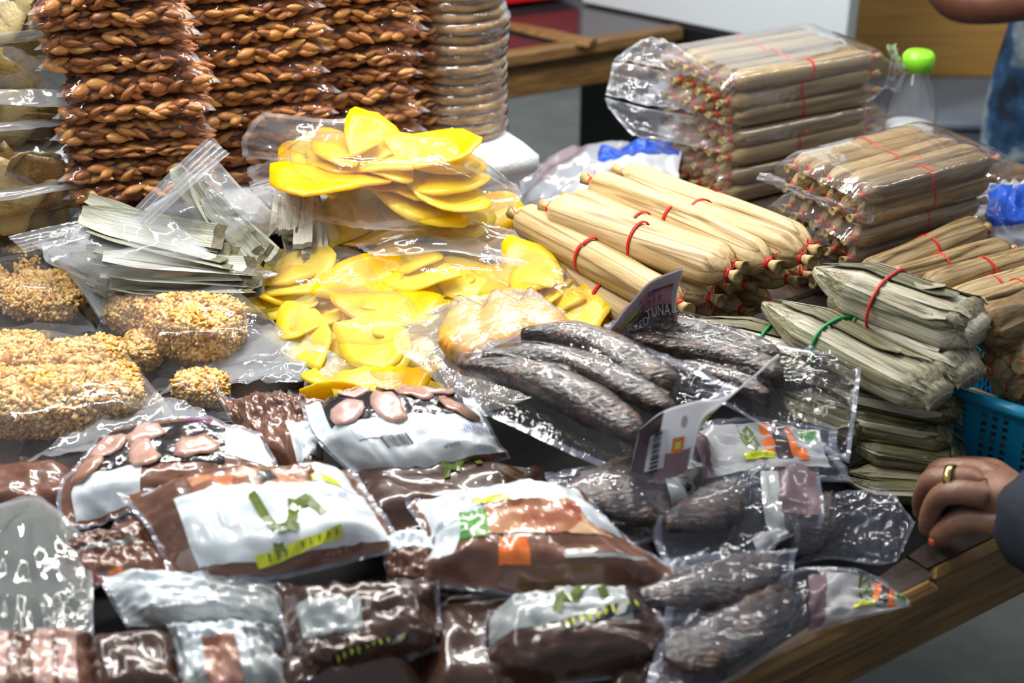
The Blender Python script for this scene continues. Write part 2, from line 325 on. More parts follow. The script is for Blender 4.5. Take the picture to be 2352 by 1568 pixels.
M['woodtop'] = pm('stained_wood_top', [(.3, S2L(44, 34, 30)), (.55, S2L(74, 58, 48)), (.72, S2L(132, 112, 84))], .5, 14, bump=.4, bscale=60, rnd=.2)
M['floor'] = pm('grey_concrete', [S2L(104, 110, 108), S2L(152, 158, 154)], .6, 5, bump=.9, bscale=18, detail=8)
M['blackmat'] = pm('black_mat', [S2L(9, 9, 11), S2L(17, 17, 19)], .8, 200, bump=.5, spec=.2)
M['basket'] = pm('blue_basket_plastic', [S2L(24, 150, 196)], .35, coat=.3)
M['sheetgrey'] = film('grey_plastic_sheet', .72, hcol=(.72, .78, .88), bump=.3, bscale=18, rough=.15)
M['bagwhite'] = film('white_carrier_film', .8, hcol=(.9, .95, 1.), bump=.3, bscale=22, rough=.25, spec=.7)
M['bagblue'] = film('blue_carrier_film', .92, hcol=(.02, .14, .8), bump=.3, bscale=22, rough=.25, spec=.7)
M['whitewall'] = pm('white_panel', [S2L(222, 232, 238)], .5)
M['ply'] = pm('orange_ply', [(.3, S2L(186, 138, 68)), (.55, S2L(206, 158, 84)), (.8, S2L(216, 170, 98))], .5, 3, (2, 8, 40))
M['greypanel'] = pm('grey_blue_panel', [S2L(96, 112, 132), S2L(122, 134, 146)], .5, 4)
M['redbox'] = pm('red_plastic', [S2L(190, 6, 14)], .4)
M['glosstop'] = pm('dark_gloss_top', [S2L(40, 36, 40), S2L(56, 50, 54)], .12, 6, spec=.8)
M['skin'] = pm('brown_skin', [S2L(116, 82, 64), S2L(152, 112, 90)], .45, 30, bump=.45, bscale=140)
M['skind'] = pm('dark_brown_skin', [S2L(84, 50, 36), S2L(112, 70, 50)], .45, 30)
M['nail'] = pm('orange_nail', [S2L(200, 80, 40)], .3)
M['gold'] = pm('gold', [(.9, .66, .22)], .2, metal=1.)
M['navy'] = pm('navy_cloth', [S2L(20, 26, 38), S2L(32, 40, 54)], .8, 60, bump=.3)
M['jeans'] = pm('bleached_denim', [(.40, S2L(14, 30, 52)), (.50, S2L(40, 84, 124)), (.57, S2L(150, 168, 176)), (.72, S2L(196, 204, 204))], .8, 7, bump=.2, bscale=200)
M['lime'] = pm('lime_plastic', [S2L(140, 226, 50)], .3)
M['glass'] = film('clear_bottle', .04, hcol=(.8, .9, 1), bump=.05, rough=.03)
M['bottlewhite'] = pm('white_plastic', [S2L(225, 232, 236)], .4)
# ================================================================== the setting
def struct(name, V, f, mat, **k): o = part(name, V, f, mat, **k); o['kind'] = 'structure'; return o
ea = np.array([math.cos(EA), math.sin(EA), 0.]); eb = np.array([-math.sin(EA), math.cos(EA), 0.]); ez = np.array([0, 0, 1.]); TAX = np.array([ea, eb, ez])
fv, ff = box((0, 2.2, -.03), (9, 9, .06)); struct('floor', fv, ff, M['floor'], smooth=False)
# white partition on the far side: two faces meeting the back table
p0, p1 = at(1335, 10), at(1640, 72); d = (p1-p0)/np.linalg.norm(p1-p0); nrm = np.array([-d[1], d[0], 0.]); Lw = 1.05*np.linalg.norm(at(1900, 108)-p0)
pe = p0 + d*.605; WX = np.array([d, np.cross(ez, d), ez]); wc_ = (p0+pe)/2 + np.cross(d, ez)*-.022
def wz(z0, z1): return box(np.array([*wc_[:2], (z0+z1)/2]), (np.linalg.norm(pe-p0), .04, z1-z0), WX, .004)
v, f = wz(TZ+.002, TZ+.8); struct('wall_back', v, f, M['whitewall'], smooth=False)
v, f = wz(.0, TZ-.002); struct('trim_1', v, f, M['blackbox'], smooth=False)
# tables
def planks(root, o, L, Dp, n, th, mat, gap=.004, jit=.0):
    wd = Dp/n
    for i in range(n):
        j = rng.uniform(-jit, jit, 2); v, f = box(o + ea*(L/2+j[0]) + eb*(wd*(i+.5)) + ez*(-th/2+j[1]*.2), (L, wd-gap, th), TAX, .004); part('plank', v, f, mat, root, smooth=False)
E0 = at(2165, 1340)
tb = thing('market_table', 'long worn wooden market table under all the packed snacks', 'table', (*(E0 - ea*.6 + eb*.5)[:2], 0))
planks(tb, E0 - ea*1.9 + eb*.075, 1.895, .955, 7, .028, M['woodtop'])
for i in range(7):   # plank ends beyond the step in the front edge
    v, f = box(E0 + ea*.45 + eb*(.0 + .0755 + .955/7*(i+.5)) - ez*.014, (.88, .955/7-.004, .028), TAX, .004); part('plank', v, f, M['woodtop'], tb, smooth=False)
v, f = box(E0 - ea*.80 + eb*.036 - ez*.0142, (1.6, .07, .029), TAX, .006); part('edge_board', v, f, M['wood'], tb, smooth=False)
v, f = box(E0 + ea*.40 + eb*.047 - ez*.0155, (.79, .068, .029), TAX, .006); part('edge_board', v, f, M['wood'], tb, smooth=False)
# stained caps on the two boards, a thin worn skin of their own
for a, b, e in ((-.075, 0, .036), (.0, .2, .047)):
    v, f = box(E0 + ea*((a+b)/2+.002) + eb*(e+.003) + ez*.0006, (b-a-.004, .056, .0012), TAX); part('stained_patch', v, f, M['woodtop'], tb, smooth=False)
v, f = box(E0 - ea*.55 + eb*.035 - ez*.062, (2.6, .025, .065), TAX, .003); part('apron', v, f, M['wood'], tb, smooth=False)
for a, b in ((-1.3, .09), (.72, .09), (-1.3, .95), (.72, .95)):
    v, f = box(np.array([*(E0+ea*a+eb*b)[:2], .36]), (.06, .06, .70), TAX, .004); part('leg', v, f, M['wood'], tb, smooth=False)
S = Sheet([[(60, 1010, .0015), (1400, 850, .0015), (2352, 880, .0015)], [(-300, 1760, .0015), (1180, 1800, .0015), (2262, 1150, .0015)]]); S.sg = 1.
o = smesh('black_mat', S, None, M['blackmat'], None, 6, 6, org=S.n.mean((0, 1))); tag(o, 'black mat lying on the table under the leaf parcels and the hand', 'mat')
# back table
B0, B1 = at(1113, 139), at(1569, 67); db = (B1-B0)/np.linalg.norm(B1-B0); nb = np.array([-db[1], db[0], 0]); BAX = np.array([db, nb, ez])
bt = thing('back_table', 'dark glossy topped wooden table standing behind the stall', 'table', (*((B0+B1)/2 + nb*.4)[:2], 0))
Lb = np.linalg.norm(B1-B0); mid = (B0+B1)/2 - db*.25
v, f = box(mid + nb*.42 - ez*.012, (Lb+.5, .80, .022), BAX, .002); part('table_top', v, f, M['glosstop'], bt, smooth=False)
v, f = box(mid + nb*.012 - ez*.008, (Lb+.5, .03, .026), BAX, .004); part('edge_strip', v, f, M['wood'], bt, smooth=False)
v, f = box(mid + nb*.03 - ez*.055, (Lb+.5, .022, .07), BAX, .003); part('apron', v, f, M['wood'], bt, smooth=False)
for a, b in ((-.55, .06), (.05, .45), (-.55, .75), (.0, .75)):
    v, f = box(np.array([*(mid+db*a*1.2+nb*b)[:2], .34]), (.05, .05, .66), BAX, .003); part('leg', v, f, M['wood'], bt, smooth=False)
st = Sheet([[(1140, 46, .004), (1240, 62, .004), (1375, 92, .004)], [(1138, 60, .004), (1235, 84, .004), (1350, 108, .004)]])
o = smesh('wooden_stick', st, lambda u, v: .006*np.sin(np.pi*v)+.002*vn(u*9, v*2, 3), M['wood'], None, 16, 6, two=lambda u, v: 0*u-.002, org=st.n.mean((0, 1))); tag(o, 'rough pale wooden stick lying across the dark table top', 'stick')
r0, r1 = at(1085, 33), at(1332, 4); dr = (r1-r0)/np.linalg.norm(r1-r0); nr = np.array([-dr[1], dr[0], 0]); Lr = np.linalg.norm(r1-r0)
rb = thing('red_crate', 'bright red plastic crate on the dark table at the back', 'crate', (r0+r1)/2 + nr*.15)
RAX = np.array([dr, nr, ez]); rc = (r0+r1)/2 - dr*.1
for c, s in ((rc + nr*.005 + ez*.122, (Lr+.2, .01, .22)), (rc + nr*.295 + ez*.122, (Lr+.2, .01, .22)), (rc + nr*.15 + dr*(Lr/2+.095) + ez*.122, (.01, .3, .22)), (rc + nr*.15 - dr*(Lr/2+.095) + ez*.122, (.01, .3, .22))):
    v, f = box(c, s, RAX, .002); part('side_wall', v, f, M['redbox'], rb, smooth=False)
v, f = box(rc + nr*.15 + ez*.014, (Lr+.18, .28, .008), RAX); part('bottom', v, f, M['redbox'], rb, smooth=False)
# orange wooden counter and grey box behind the stacks, at the far side
wx0, wx1, yy = .66, 1.75, 2.95
wc = thing('wooden_counter', 'orange brown wooden counter front behind the leaf roll stacks', 'counter', ((wx0+wx1)/2, yy+.2, 0))
hz = at(2190, 178)[2]; cz = TZ + CAMH - (yy)*math.tan(PITCH + math.atan((178-784)/F))
v, f = box(((wx0+wx1)/2, yy+.02, cz+.5), (wx1-wx0, .03, 1.0), None, .002); part('front_panel', v, f, M['ply'], wc, smooth=False)
v, f = box(((wx0+wx1)/2, yy+.3, cz+.5), (wx1-wx0-.04, .5, .96), None, .002); part('body', v, f, M['ply'], wc, smooth=False)
v, f = box(((wx0+wx1)/2, yy+.3, cz/2), (wx1-wx0-.05, .45, cz-.01), None, .002); part('plinth', v, f, M['greypanel'], wc, smooth=False)
gb = thing('grey_box', 'grey blue storage box in front of the wooden counter', 'box', ((wx0+wx1)/2, yy-.2, 0))
gz = cz + .008
v, f = box(((wx0+wx1)/2-.05, yy-.17, (gz-.02)/2), (wx1-wx0-.2, .28, gz-.02), None, .006); part('body', v, f, M['greypanel'], gb, smooth=False)
v, f = box(((wx0+wx1)/2-.05, yy-.17, gz-.008), (wx1-wx0-.18, .30, .016), None, .004); part('lid', v, f, M['greypanel'], gb, smooth=False)
# polystyrene lid on a black crate: the shelf that the nut stacks stand on
K0 = at(1238, 330, .12); SL = .60; ka = at(240, 512, .12)-K0; ka = -ka/np.linalg.norm(ka); kb = np.array([-ka[1], ka[0], 0]); KAX = np.array([ka, kb, ez])
sl = thing('polystyrene_lid', 'thick white polystyrene lid carrying the nut bag stacks', 'lid', K0 - ka*SL/2 + kb*.12 - ez*.05)
sv, sf = box(K0 - ka*SL/2 + kb*.17 - ez*.025, (SL, .36, .05), KAX, .016)
part('slab', sv, sf, M['styro'], sl)
bc = thing('black_crate', 'black plastic crate holding up the white polystyrene lid', 'crate', K0 - ka*.5 + kb*.15 - ez*.12)
v, f = box(K0 - ka*(SL/2+.02) + kb*.17 - ez*.086, (SL-.1, .28, .066), KAX, .004); part('body', v, f, M['blackbox'], bc, smooth=False)
for k in range(9):
    v, f = box(K0 - ka*(.1+k*.11) + kb*.028 - ez*.086, (.012, .008, .06), KAX, .002); part('rib', v, f, M['blackbox'], bc, smooth=False)
bc2 = thing('black_crate', 'black plastic crate under the bags of chips', 'crate', K0 - ka*.95 + kb*.15 - ez*.12)
v, f = box(K0 - ka*.86 + kb*.18 - ez*.076, (.46, .30, .086), KAX, .004); part('body', v, f, M['blackbox'], bc2, smooth=False)
for k in range(4):
    v, f = box(K0 - ka*(.68+k*.12) + kb*.028 - ez*.076, (.012, .008, .08), KAX, .002); part('rib', v, f, M['blackbox'], bc2, smooth=False)
# plastic sheet and carrier bags under the roll stacks
S = Sheet([[(1195, 400, .004), (1290, 345, .01), (1410, 325, .02), (1480, 330, .02)], [(1190, 470, .004), (1270, 430, .03), (1370, 400, .03), (1470, 390, .02)], [(1150, 560, .004), (1230, 520, .02), (1340, 480, .02), (1460, 470, .01)]], .006, 6, 3)
o = smesh('plastic_sheet', S, crease(.006, 5, 5, 2), M['sheetgrey'], None, 40, 30, org=S.n.mean((0, 1))); tag(o, 'grey translucent plastic sheet on the table beside the white lid', 'plastic sheet')
S = Sheet([[(1335, 350, .02), (1400, 340, .035), (1480, 322, .05), (1560, 330, .04)], [(1340, 390, .03), (1400, 372, .05), (1480, 362, .06), (1560, 380, .05)], [(1330, 440, .02), (1400, 430, .03), (1480, 430, .03), (1560, 440, .03)]], .008, 6, 8)
cb = thing('carrier_bag', 'crumpled white and blue carrier bag under the tall roll stack', 'bag', S.n.mean((0, 1)))
smesh('bag_film', S, crease(.007, 6, 5, 4), M['bagwhite'], cb, 36, 26)
smesh('blue_print', S, plus(crease(.007, 6, 5, 4), lambda u, v: .0012+0*u), M['bagblue'], cb, 36, 20, (.2, .98, .02, .42))
S = Sheet([[(2225, 470, .02), (2290, 430, .06), (2370, 410, .06)], [(2210, 530, .02), (2280, 500, .07), (2380, 490, .06)], [(2240, 610, .01), (2320, 590, .03), (2400, 580, .02)]], .008, 6, 9)
cb = thing('carrier_bag', 'crumpled white and blue carrier bag behind the shorter roll stack', 'bag', S.n.mean((0, 1)))
smesh('bag_film', S, crease(.007, 6, 5, 6), M['bagwhite'], cb, 30, 26)
smesh('blue_print', S, plus(crease(.007, 6, 5, 6), lambda u, v: .0012+0*u), M['bagblue'], cb, 30, 30, (.45, .98, .05, .62))
# clear bottle with a lime cap
bo = at(2085, 330, 0.0); bo = np.array([*(at(2085, 318, .05))[:2], TZ+.0])
bt2 = thing('spray_bottle', 'clear plastic bottle with a lime green cap behind the tall stack', 'bottle', bo)
hs = lambda py: TZ + CAMH - bo[1]*math.tan(PITCH + math.atan((py-784)/F)) - TZ
zt, z1, zb = hs(118), hs(160), hs(330)
v, f = lathe([(0, .002), (.034, .002), (.037, .01), (.037, zb+.02), (.036, (zb+z1)/2), (.028, z1-.03), (.014, z1), (.012, z1+.004)], 28); part('body', v+bo, f, M['glass'], bt2)
v, f = lathe([(0, .004), (.034, .004), (.034, hs(285)), (0, hs(285))], 24); part('filling', v+bo, f, M['bottlewhite'], bt2)
v, f = lathe([(.016, z1-.002), (.021, z1), (.023, z1+.012), (.023, zt-.006), (.018, zt), (0, zt)], 24); part('cap', v+bo, f, M['lime'], bt2)
# blue basket with square holes
def basket():
    a0, a1 = at(2165, 868, .095), at(2365, 932, .095); dd = a1-a0; dd[2] = 0; L = np.linalg.norm(dd)+.07; dd /= np.linalg.norm(dd); nn = np.array([-dd[1], dd[0], 0]); H = .093
    bk = thing('plastic_basket', 'bright blue plastic basket with square holes holding leaf rolls', 'basket', np.array([*(a0+dd*L/2+nn*.1)[:2], TZ]))
    def wall(o, d, L, name):
        n2 = np.array([-d[1], d[0], 0]); V, f = [], []; p = .0105; nc = int(L/p); nr = 9; hz = (H-.012)/nr
        idx = {}
        def vx(i, j):
            if (i, j) not in idx:
                x = (i//2)*p + (.0052 if i % 2 else 0); z = (j//2)*hz + (.0055 if j % 2 else 0); idx[i, j] = len(V); q = o + d*x + np.array([0, 0, z + .002]) - n2*(.012*(1-z/H)*-1); V.append(q)
            return idx[i, j]
        for i in range(2*nc):
            for j in range(2*nr):
                hole = i % 2 == 0 and j % 2 == 0 and (i//2) % 4 != 3 and 0 < j//2 and ((i//2)+(j//2)) % 1 == 0
                if (i//2) % 4 == 3 and i % 2 == 0: hole = False
                if not hole: f.append((vx(i, j), vx(i+1, j), vx(i+1, j+1), vx(i, j+1)))
        n = len(V); V = V + [q + n2*.0018 for q in V]; f = f + [tuple(i+n for i in r[::-1]) for r in f]
        part(name, V, f, M['basket'], bk, smooth=False)
        v, g = tube([o + ez*(H-.006) - n2*.003, o + d*L + ez*(H-.006) - n2*.003], .0065, 10); part('rim', v, g, M['basket'], bk)
    b0 = np.array([*a0[:2], TZ]); W = .20
    wall(b0, dd, L, 'side_wall'); wall(b0 + nn*W, -(-dd), L, 'side_wall'); wall(b0 + nn*W, -nn, W, 'end_wall'); wall(b0 + dd*L, nn, W, 'end_wall')
    v, g = box(b0 + dd*L/2 + nn*W/2 + ez*.004, (L-.03, W-.03, .003), np.array([dd, nn, ez])); part('bottom', v, g, M['basket'], bk)
basket()
# ================================================================== almond bags in four stacks
def nut_mesh(n=8, m=6):
    v, f = ball((0, 0, 0), (1, 1, 1), n, m); x = v[:, 2].copy(); r = np.sqrt(np.clip(1-x*x, 0, 1)); t = (x+1)/2
    prof = (np.sin(np.pi*np.clip(t, 0, 1)**.8))**.8; ang = np.arctan2(v[:, 1], v[:, 0])
    return np.stack([x*.0120, np.cos(ang)*prof*.0054, np.sin(ang)*prof*.0044], 1), f
nv, nf = nut_mesh(); NUT = mesh('almond', nv, nf, M['nut']); nvl, nfl = nut_mesh(6, 4)
def rotm(a, b, c): return np.array(Matrix.Rotation(a, 3, 'Z') @ Matrix.Rotation(b, 3, 'Y') @ Matrix.Rotation(c, 3, 'X'))
class Raw(Sheet): pass
def make_nut_bag(seed, L=.178, Dp=.128, T=.0245):
    r = np.random.default_rng(seed); root = thing('almond_bag', '', '', (0, 0, 0))
    S = Sheet([[(-L/2, Dp/2, 0), (L/2, Dp/2, 0)], [(-L/2, -Dp/2, 0), (L/2, -Dp/2, 0)]], raw=True); S.sg = 1.
    up = dome(T*.56, .2, .09, .0, .5); dn = dome(-T*.52, .2, .09, .0, .5); a = .0028
    smesh('film', S, plus(up, lambda u, v: a*crease(1, 10, 5, seed)(u, v)*np.clip(1-2.2*np.minimum(np.minimum(u, 1-u), np.minimum(v, 1-v)), .25, 1)), [M['film_nut'], M['film_seal']], root, 26, 20, two=dn, pinch=.13, mi=lambda u, v: 1 if min(u, 1-u) < .03 else 0)
    # nuts: those on the front and the top one by one
    pts = []
    for k in range(9000):
        x, y, z = r.uniform(-.42, .42)*L, r.uniform(-.46, .36)*Dp, r.uniform(-.42, .46)*T
        ex = 1-abs(x/(.43*L))**5; ey = 1-abs(y/(.485*Dp))**9
        if ex <= .05 or ey <= .04: continue
        lim = T*.5*min(1, (ex*ey)**.5)
        if abs(z) > lim - .0030: continue
        shell = (y < -.38*Dp) or (z > lim-.0085)
        if not shell: continue
        if all((x-p[0])**2/.0138**2 + (y-p[1])**2/.0090**2 + (z-p[2])**2/.0050**2 > 1 for p in pts): pts.append((x, y, z))
    rest = []
    for i, p in enumerate(pts):
        R = rotm(r.normal(0, .32), r.normal(0, .26), r.uniform(-.3, 1.1)); s = r.uniform(.9, 1.18)
        if p[1] < -.30*Dp:
            Mx = Matrix.Translation(p) @ Matrix(R.tolist()).to_4x4() @ Matrix.Scale(s, 4); inst('almond', NUT, root, Mx)
        else: rest.append((nvl*s @ R.T + np.array(p), nfl))
    for k in range(60):   # the hidden ones behind
        p = (r.uniform(-.38, .38)*L, r.uniform(-.34, .36)*Dp, r.uniform(-.28, .28)*T); rest.append((nvl*1.1 @ rotm(r.normal(0, .5), 0, 0).T + np.array(p), nfl))
    v, f = join(rest); o = part('almonds', v, f, M['nuts'], root); o['kind'] = 'stuff'
    return root
NB = [make_nut_bag(s) for s in (11, 12, 13, 14)]; nused = set()
ORD = ['topmost', 'second', 'third', 'fourth', 'fifth', 'sixth', 'seventh', 'eighth', 'ninth', 'tenth', 'eleventh', 'twelfth', 'thirteenth', 'fourteenth', 'fifteenth', 'sixteenth', 'seventeenth', 'eighteenth']
STN = ['stack beside the chip bags', 'second stack from the chip bags', 'third stack from the chip bags', 'stack against the round cakes']
def nut_stack(si, px, py, hb, rows, rot0):
    """rows: (x shift px, thickness m, rot, tilt) from the bottom up"""
    b = at(px, py, hb); z = hb; n = len(rows)
    for i, (dx, th, rz, tl) in enumerate(rows):
        k = (i*3+si) % 4; o = NB[k] if k not in nused else copy_tree(NB[k]); nused.add(k)
        d = 1.7/F; c = b + np.array([math.cos(rot0)*dx*d*.9, math.sin(rot0)*dx*d*.9, 0]) + rng.normal(0, .003, 3)*[1, 1, 0]; c[2] = TZ + z + th/2; z += th
        o.matrix_basis = Matrix.Translation(c) @ Matrix.Rotation(rot0 + rz, 4, 'Z') @ Matrix.Rotation(tl, 4, 'Y') @ Matrix.Diagonal((1, 1, th/.0245, 1)); q = n-1-i
        tag(o, f'bag of almonds, {ORD[q]} {"" if q == 0 else "from top, "}{STN[si]}', 'bag of nuts', 'almond bags in the ' + STN[si])
R_ = math.radians(12)
def rowsf(n, th, seed, lean=0.):
    r = np.random.default_rng(seed); return [(r.normal(0, 8)+lean*i, th*r.uniform(.86, 1.14), r.normal(0, .07), r.normal(0, .03)) for i in range(n)]
nut_stack(0, 345, 462, .12, [(10, .024, .0, 0), (6, .024, -.05, 0), (-5, .026, .06, -.03), (2, .019, 0, 0), (0, .026, .02, .0), (4, .024, -.03, 0), (18, .030, .05, -.02), (-14, .026, -.03, 0), (-18, .025, .05, -.03), (-30, .024, .04, .02), (-36, .03, .10, -.16), (-70, .026, .05, -.05), (-60, .026, .02, 0)], R_)
nut_stack(1, 600, 385, .12, [(0, .024, 0, 0), (4, .024, .04, 0), (-4, .025, 0, 0), (8, .024, .03, 0), (16, .026, .05, .02), (4, .025, 0, -.02), (10, .026, .02, -.03), (2, .025, .0, 0), (-6, .025, .03, -.03), (-10, .022, 0, 0), (-24, .024, .02, -.02), (-30, .025, 0, 0)], R_+.06)
nut_stack(2, 800, 345, .12, rowsf(5, .0235, 5, 2) + [(8, .024, 0, 0), (12, .030, .05, -.04), (-4, .0235, .02, 0), (0, .018, 0, 0), (14, .026, .06, -.04), (-6, .024, .0, 0), (-10, .024, .05, 0)], R_+.10)
nut_stack(3, 925, 305, .12, [(40, .022, .0, .06)] + rowsf(4, .0215, 8, 1) + [(10, .026, .04, -.03), (16, .024, 0, 0), (6, .022, .05, -.04), (20, .026, 0, -.02), (-4, .020, 0, 0), (16, .024, .05, -.03), (4, .024, 0, 0)], R_+.16)
# ------------------------------------------------------------------ round cakes
def make_cake(seed):
    root = thing('round_cake', '', '', (0, 0, 0)); R, T = .066, .0125
    prof = [(0, 0), (R*.9, 0), (R*.985, T*.15), (R, T*.45), (R*.99, T*.75), (R*.94, T*.94), (R*.5, T), (0, T)]
    v, f = lathe(prof, 44); a = np.arctan2(v[:, 1], v[:, 0]); k = 1 + .018*vn(np.cos(a)*4+9, np.sin(a)*4+9 + v[:, 2]*90, seed) + .01*vn(np.cos(a)*14, np.sin(a)*14, seed+2); v[:, :2] *= k[:, None]; v[:, 2] += .0012*vn(np.cos(a)*5, np.sin(a)*5, seed+4)
    part('cake', v, f, M['cake'], root)
    v2, f2 = lathe([(0, -.0003), (R*1.01, -.0003), (R*1.03, T*.5), (R*1.01, T+.0004), (0, T+.0006)], 44); a = np.arctan2(v2[:, 1], v2[:, 0]); v2[:, :2] *= (1 + .02*ridge(a*5, v2[:, 2]*60, seed))[:, None]
    part('film', v2, f2, M['film'], root); return root
CK = [make_cake(s) for s in (3, 4, 5)]; cu = set(); cbp = at(1052, 296, .12); nck = 18
for i in range(nck):
    k = i % 3; o = CK[k] if k not in cu else copy_tree(CK[k]); cu.add(k)
    o.matrix_basis = Matrix.Translation(cbp + np.array([rng.normal(0, .0018), rng.normal(0, .0018), .0134*i])) @ Matrix.Rotation(rng.uniform(0, 6), 4, 'Z') @ Matrix.Rotation(rng.normal(0, .012), 4, 'X')
    q = nck-1-i; tag(o, f'flat round brown cake in film, {ORD[q]} {"in view" if q == 0 else "from the top"} on the white lid', 'cake', 'round cakes stacked on the polystyrene lid')
# ------------------------------------------------------------------ bags of fried chips at the near end of the stacks
def slab(out, th, n1=1, curl=0., seed=0, ring=4):
    """thin irregular disc: outline (n,2), thickness"""
    n = len(out); V, f = [], []
    for s in (1, -1):
        V.append((0, 0, s*th/2))
        for k in range(1, ring+1):
            for p in out: V.append((p[0]*k/ring, p[1]*k/ring, s*th/2*(1 if k < ring else .45)))
    V = np.array(V); m = 1+ring*n
    for s in (0, 1):
        o = s*m
        for i in range(n):
            j = (i+1) % n; t = (o, o+1+i, o+1+j); f.append(t if s == 0 else t[::-1])
            for k in range(ring-1):
                a = o+1+k*n; q = (a+i, a+n+i, a+n+j, a+j); f.append(q if s == 0 else q[::-1])
    a = 1+(ring-1)*n
    for i in range(n): j = (i+1) % n; f.append((a+i, m+a+i, m+a+j, a+j))
    L = np.abs(out).max(); V[:, 2] += curl*((V[:, 0]/L)**2-.3)*L + .10*L*vn(V[:, 0]/L*1.5, V[:, 1]/L*1.5, seed)
    return V, f
def blob(n, a, b, seed, rough=.12, point=0.):
    t = np.arange(n)*2*np.pi/n; k = 1 + rough*vn(np.cos(t)*1.6+4, np.sin(t)*1.6+4, seed) + rough*.5*vn(np.cos(t)*5, np.sin(t)*5, seed+2)
    x = np.cos(t); y = np.sin(t)*(1-point*np.clip(x, 0, 1)**2); return np.stack([x*a*k, y*b*k], 1)
CHIP = [mesh('chip', *slab(blob(20, .046, .034, s, .22), .0022, curl=rng.uniform(-.15, .22), seed=s), M['chip']) for s in range(6)]
def chip_bag(label, rows, T, n, seed, strip):
    r = np.random.default_rng(seed); S = Sheet(rows, .003, 4, seed); root = thing('chip_bag', label, 'bag of chips', S.n.mean((0, 1)), 'chip bags stacked at the end of the nut stacks')
    D = dome(T, .25, .3, .0, .6)
    smesh('film', S, plus(D, crease(.004, 7, 5, seed)), M['film'], root, 34, 26, two=lambda u, v: 0*u-.002, pinch=.06)
    st = Sheet(strip, .002, 5, seed+1); smesh('seal_strip', st, crease(.0025, 9, 2, seed), M['film_strip'], root, 40, 8)
    for k in range(n):
        u, v = r.uniform(.14, .86), r.uniform(.2, .84); w = D(np.array([u]), np.array([v]))[0]*r.uniform(.15, .85)
        Mx = S.M(u, v, w, r.uniform(0, 6), r.normal(0, .2), r.normal(0, .2)); Mx.translation -= Vector(ORG[root.name]); inst('chip', CHIP[k % 6], root, Mx)
chip_bag('clear bag of pale fried chips, cut off by the top of the frame', [[(-170, -60, .37), (0, -70, .37), (110, -20, .36)], [(-170, 60, .31), (0, 62, .31), (126, 70, .30)]], .05, 13, 1, [[(-170, 72, .335), (-20, 76, .335), (128, 62, .33)], [(-170, 106, .32), (-20, 104, .32), (128, 88, .32)]])
chip_bag('clear bag of fried chips with a wide shiny seal, second in the chip stack', [[(-170, 90, .31), (0, 100, .31), (110, 150, .30)], [(-170, 215, .245), (0, 212, .245), (160, 238, .235)]], .045, 12, 2, [[(-170, 205, .275), (0, 204, .275), (138, 204, .27)], [(-170, 236, .26), (0, 240, .26), (160, 250, .255)]])
chip_bag('clear bag of olive coloured chips with a pointed film corner, middle of the chip stack', [[(-170, 235, .25), (0, 240, .25), (130, 240, .245)], [(-170, 305, .215), (0, 300, .215), (205, 272, .21)]], .03, 9, 3, [[(-170, 284, .24), (0, 282, .24), (208, 262, .23)], [(-170, 306, .232), (0, 302, .232), (204, 282, .228)]])
chip_bag('large clear bag of brown chips with a torn strip of film, second lowest chip bag', [[(-170, 320, .21), (0, 320, .21), (190, 350, .20)], [(-170, 470, .135), (0, 462, .135), (222, 430, .13)]], .05, 14, 4, [[(-170, 440, .175), (0, 436, .175), (150, 410, .175), (288, 380, .17)], [(-170, 472, .165), (0, 462, .165), (150, 436, .165), (294, 408, .163)]])
chip_bag('dark glossy bag of chips lying lowest in the chip stack', [[(-170, 470, .13), (0, 470, .13), (200, 462, .125)], [(-170, 560, .095), (0, 540, .095), (222, 505, .10)]], .028, 9, 5, [[(-170, 530, .105), (0, 522, .105), (216, 484, .107)], [(-170, 552, .10), (0, 542, .10), (220, 506, .10)]])
# ================================================================== dried mango in clear bags
MANGO = [mesh('mango_slice', *slab(blob(24, .052, .029, s+20, .10, .55), .0042, curl=[.03, .16, .08, .2, .05, .12, .06, .15][s], seed=s+3), M['mango']) for s in range(8)]
def mango_bag(label, rows, T, n, seed, flaps=(), zone=(.2, .8, .22, .82), sc_=1., rot=0., tilt=.08, pinch=.05, wr=.006):
    r = np.random.default_rng(seed); S = Sheet(rows, .002, 4, seed); root = thing('mango_bag', label, 'bag of mango', S.n.mean((0, 1)), 'bags of dried mango')
    D = dome(T, .34, .34, .0, .6); cr = crease(wr, 7, 5, seed)
    smesh('film', S, plus(D, lambda u, v: cr(u, v)*(1.15-D(u, v)/T)), [M['film'], M['film_seal']], root, 44, 34, two=lambda u, v: 0*u-.003, pinch=pinch, mi=lambda u, v: 1 if min(u, 1-u, v, 1-v) < .02 else 0)
    for k in range(n):
        u, v = r.uniform(zone[0], zone[1]), r.uniform(zone[2], zone[3]); w = D(np.array([u]), np.array([v]))[0]*(.10+.66*(k+.5)/n)
        Mx = S.M(u, v, w, rot + r.normal(0, .5) + (math.pi if r.random() < .5 else 0), r.normal(0, tilt), r.normal(0, tilt)) @ Matrix.Scale(sc_*r.uniform(.8, 1.15), 4); Mx.translation -= Vector(ORG[root.name]); inst('mango_slice', MANGO[(k*3+seed) % 8], root, Mx)
    for fr in flaps:
        st = Sheet(fr, .002, 5, seed+7); smesh('bag_end', st, crease(.004, 6, 4, seed+2), [M['film_flap'], M['film_strip']], root, 26, 16, mi=lambda u, v: 1 if min(u, 1-u, v, 1-v) < .04 else 0)
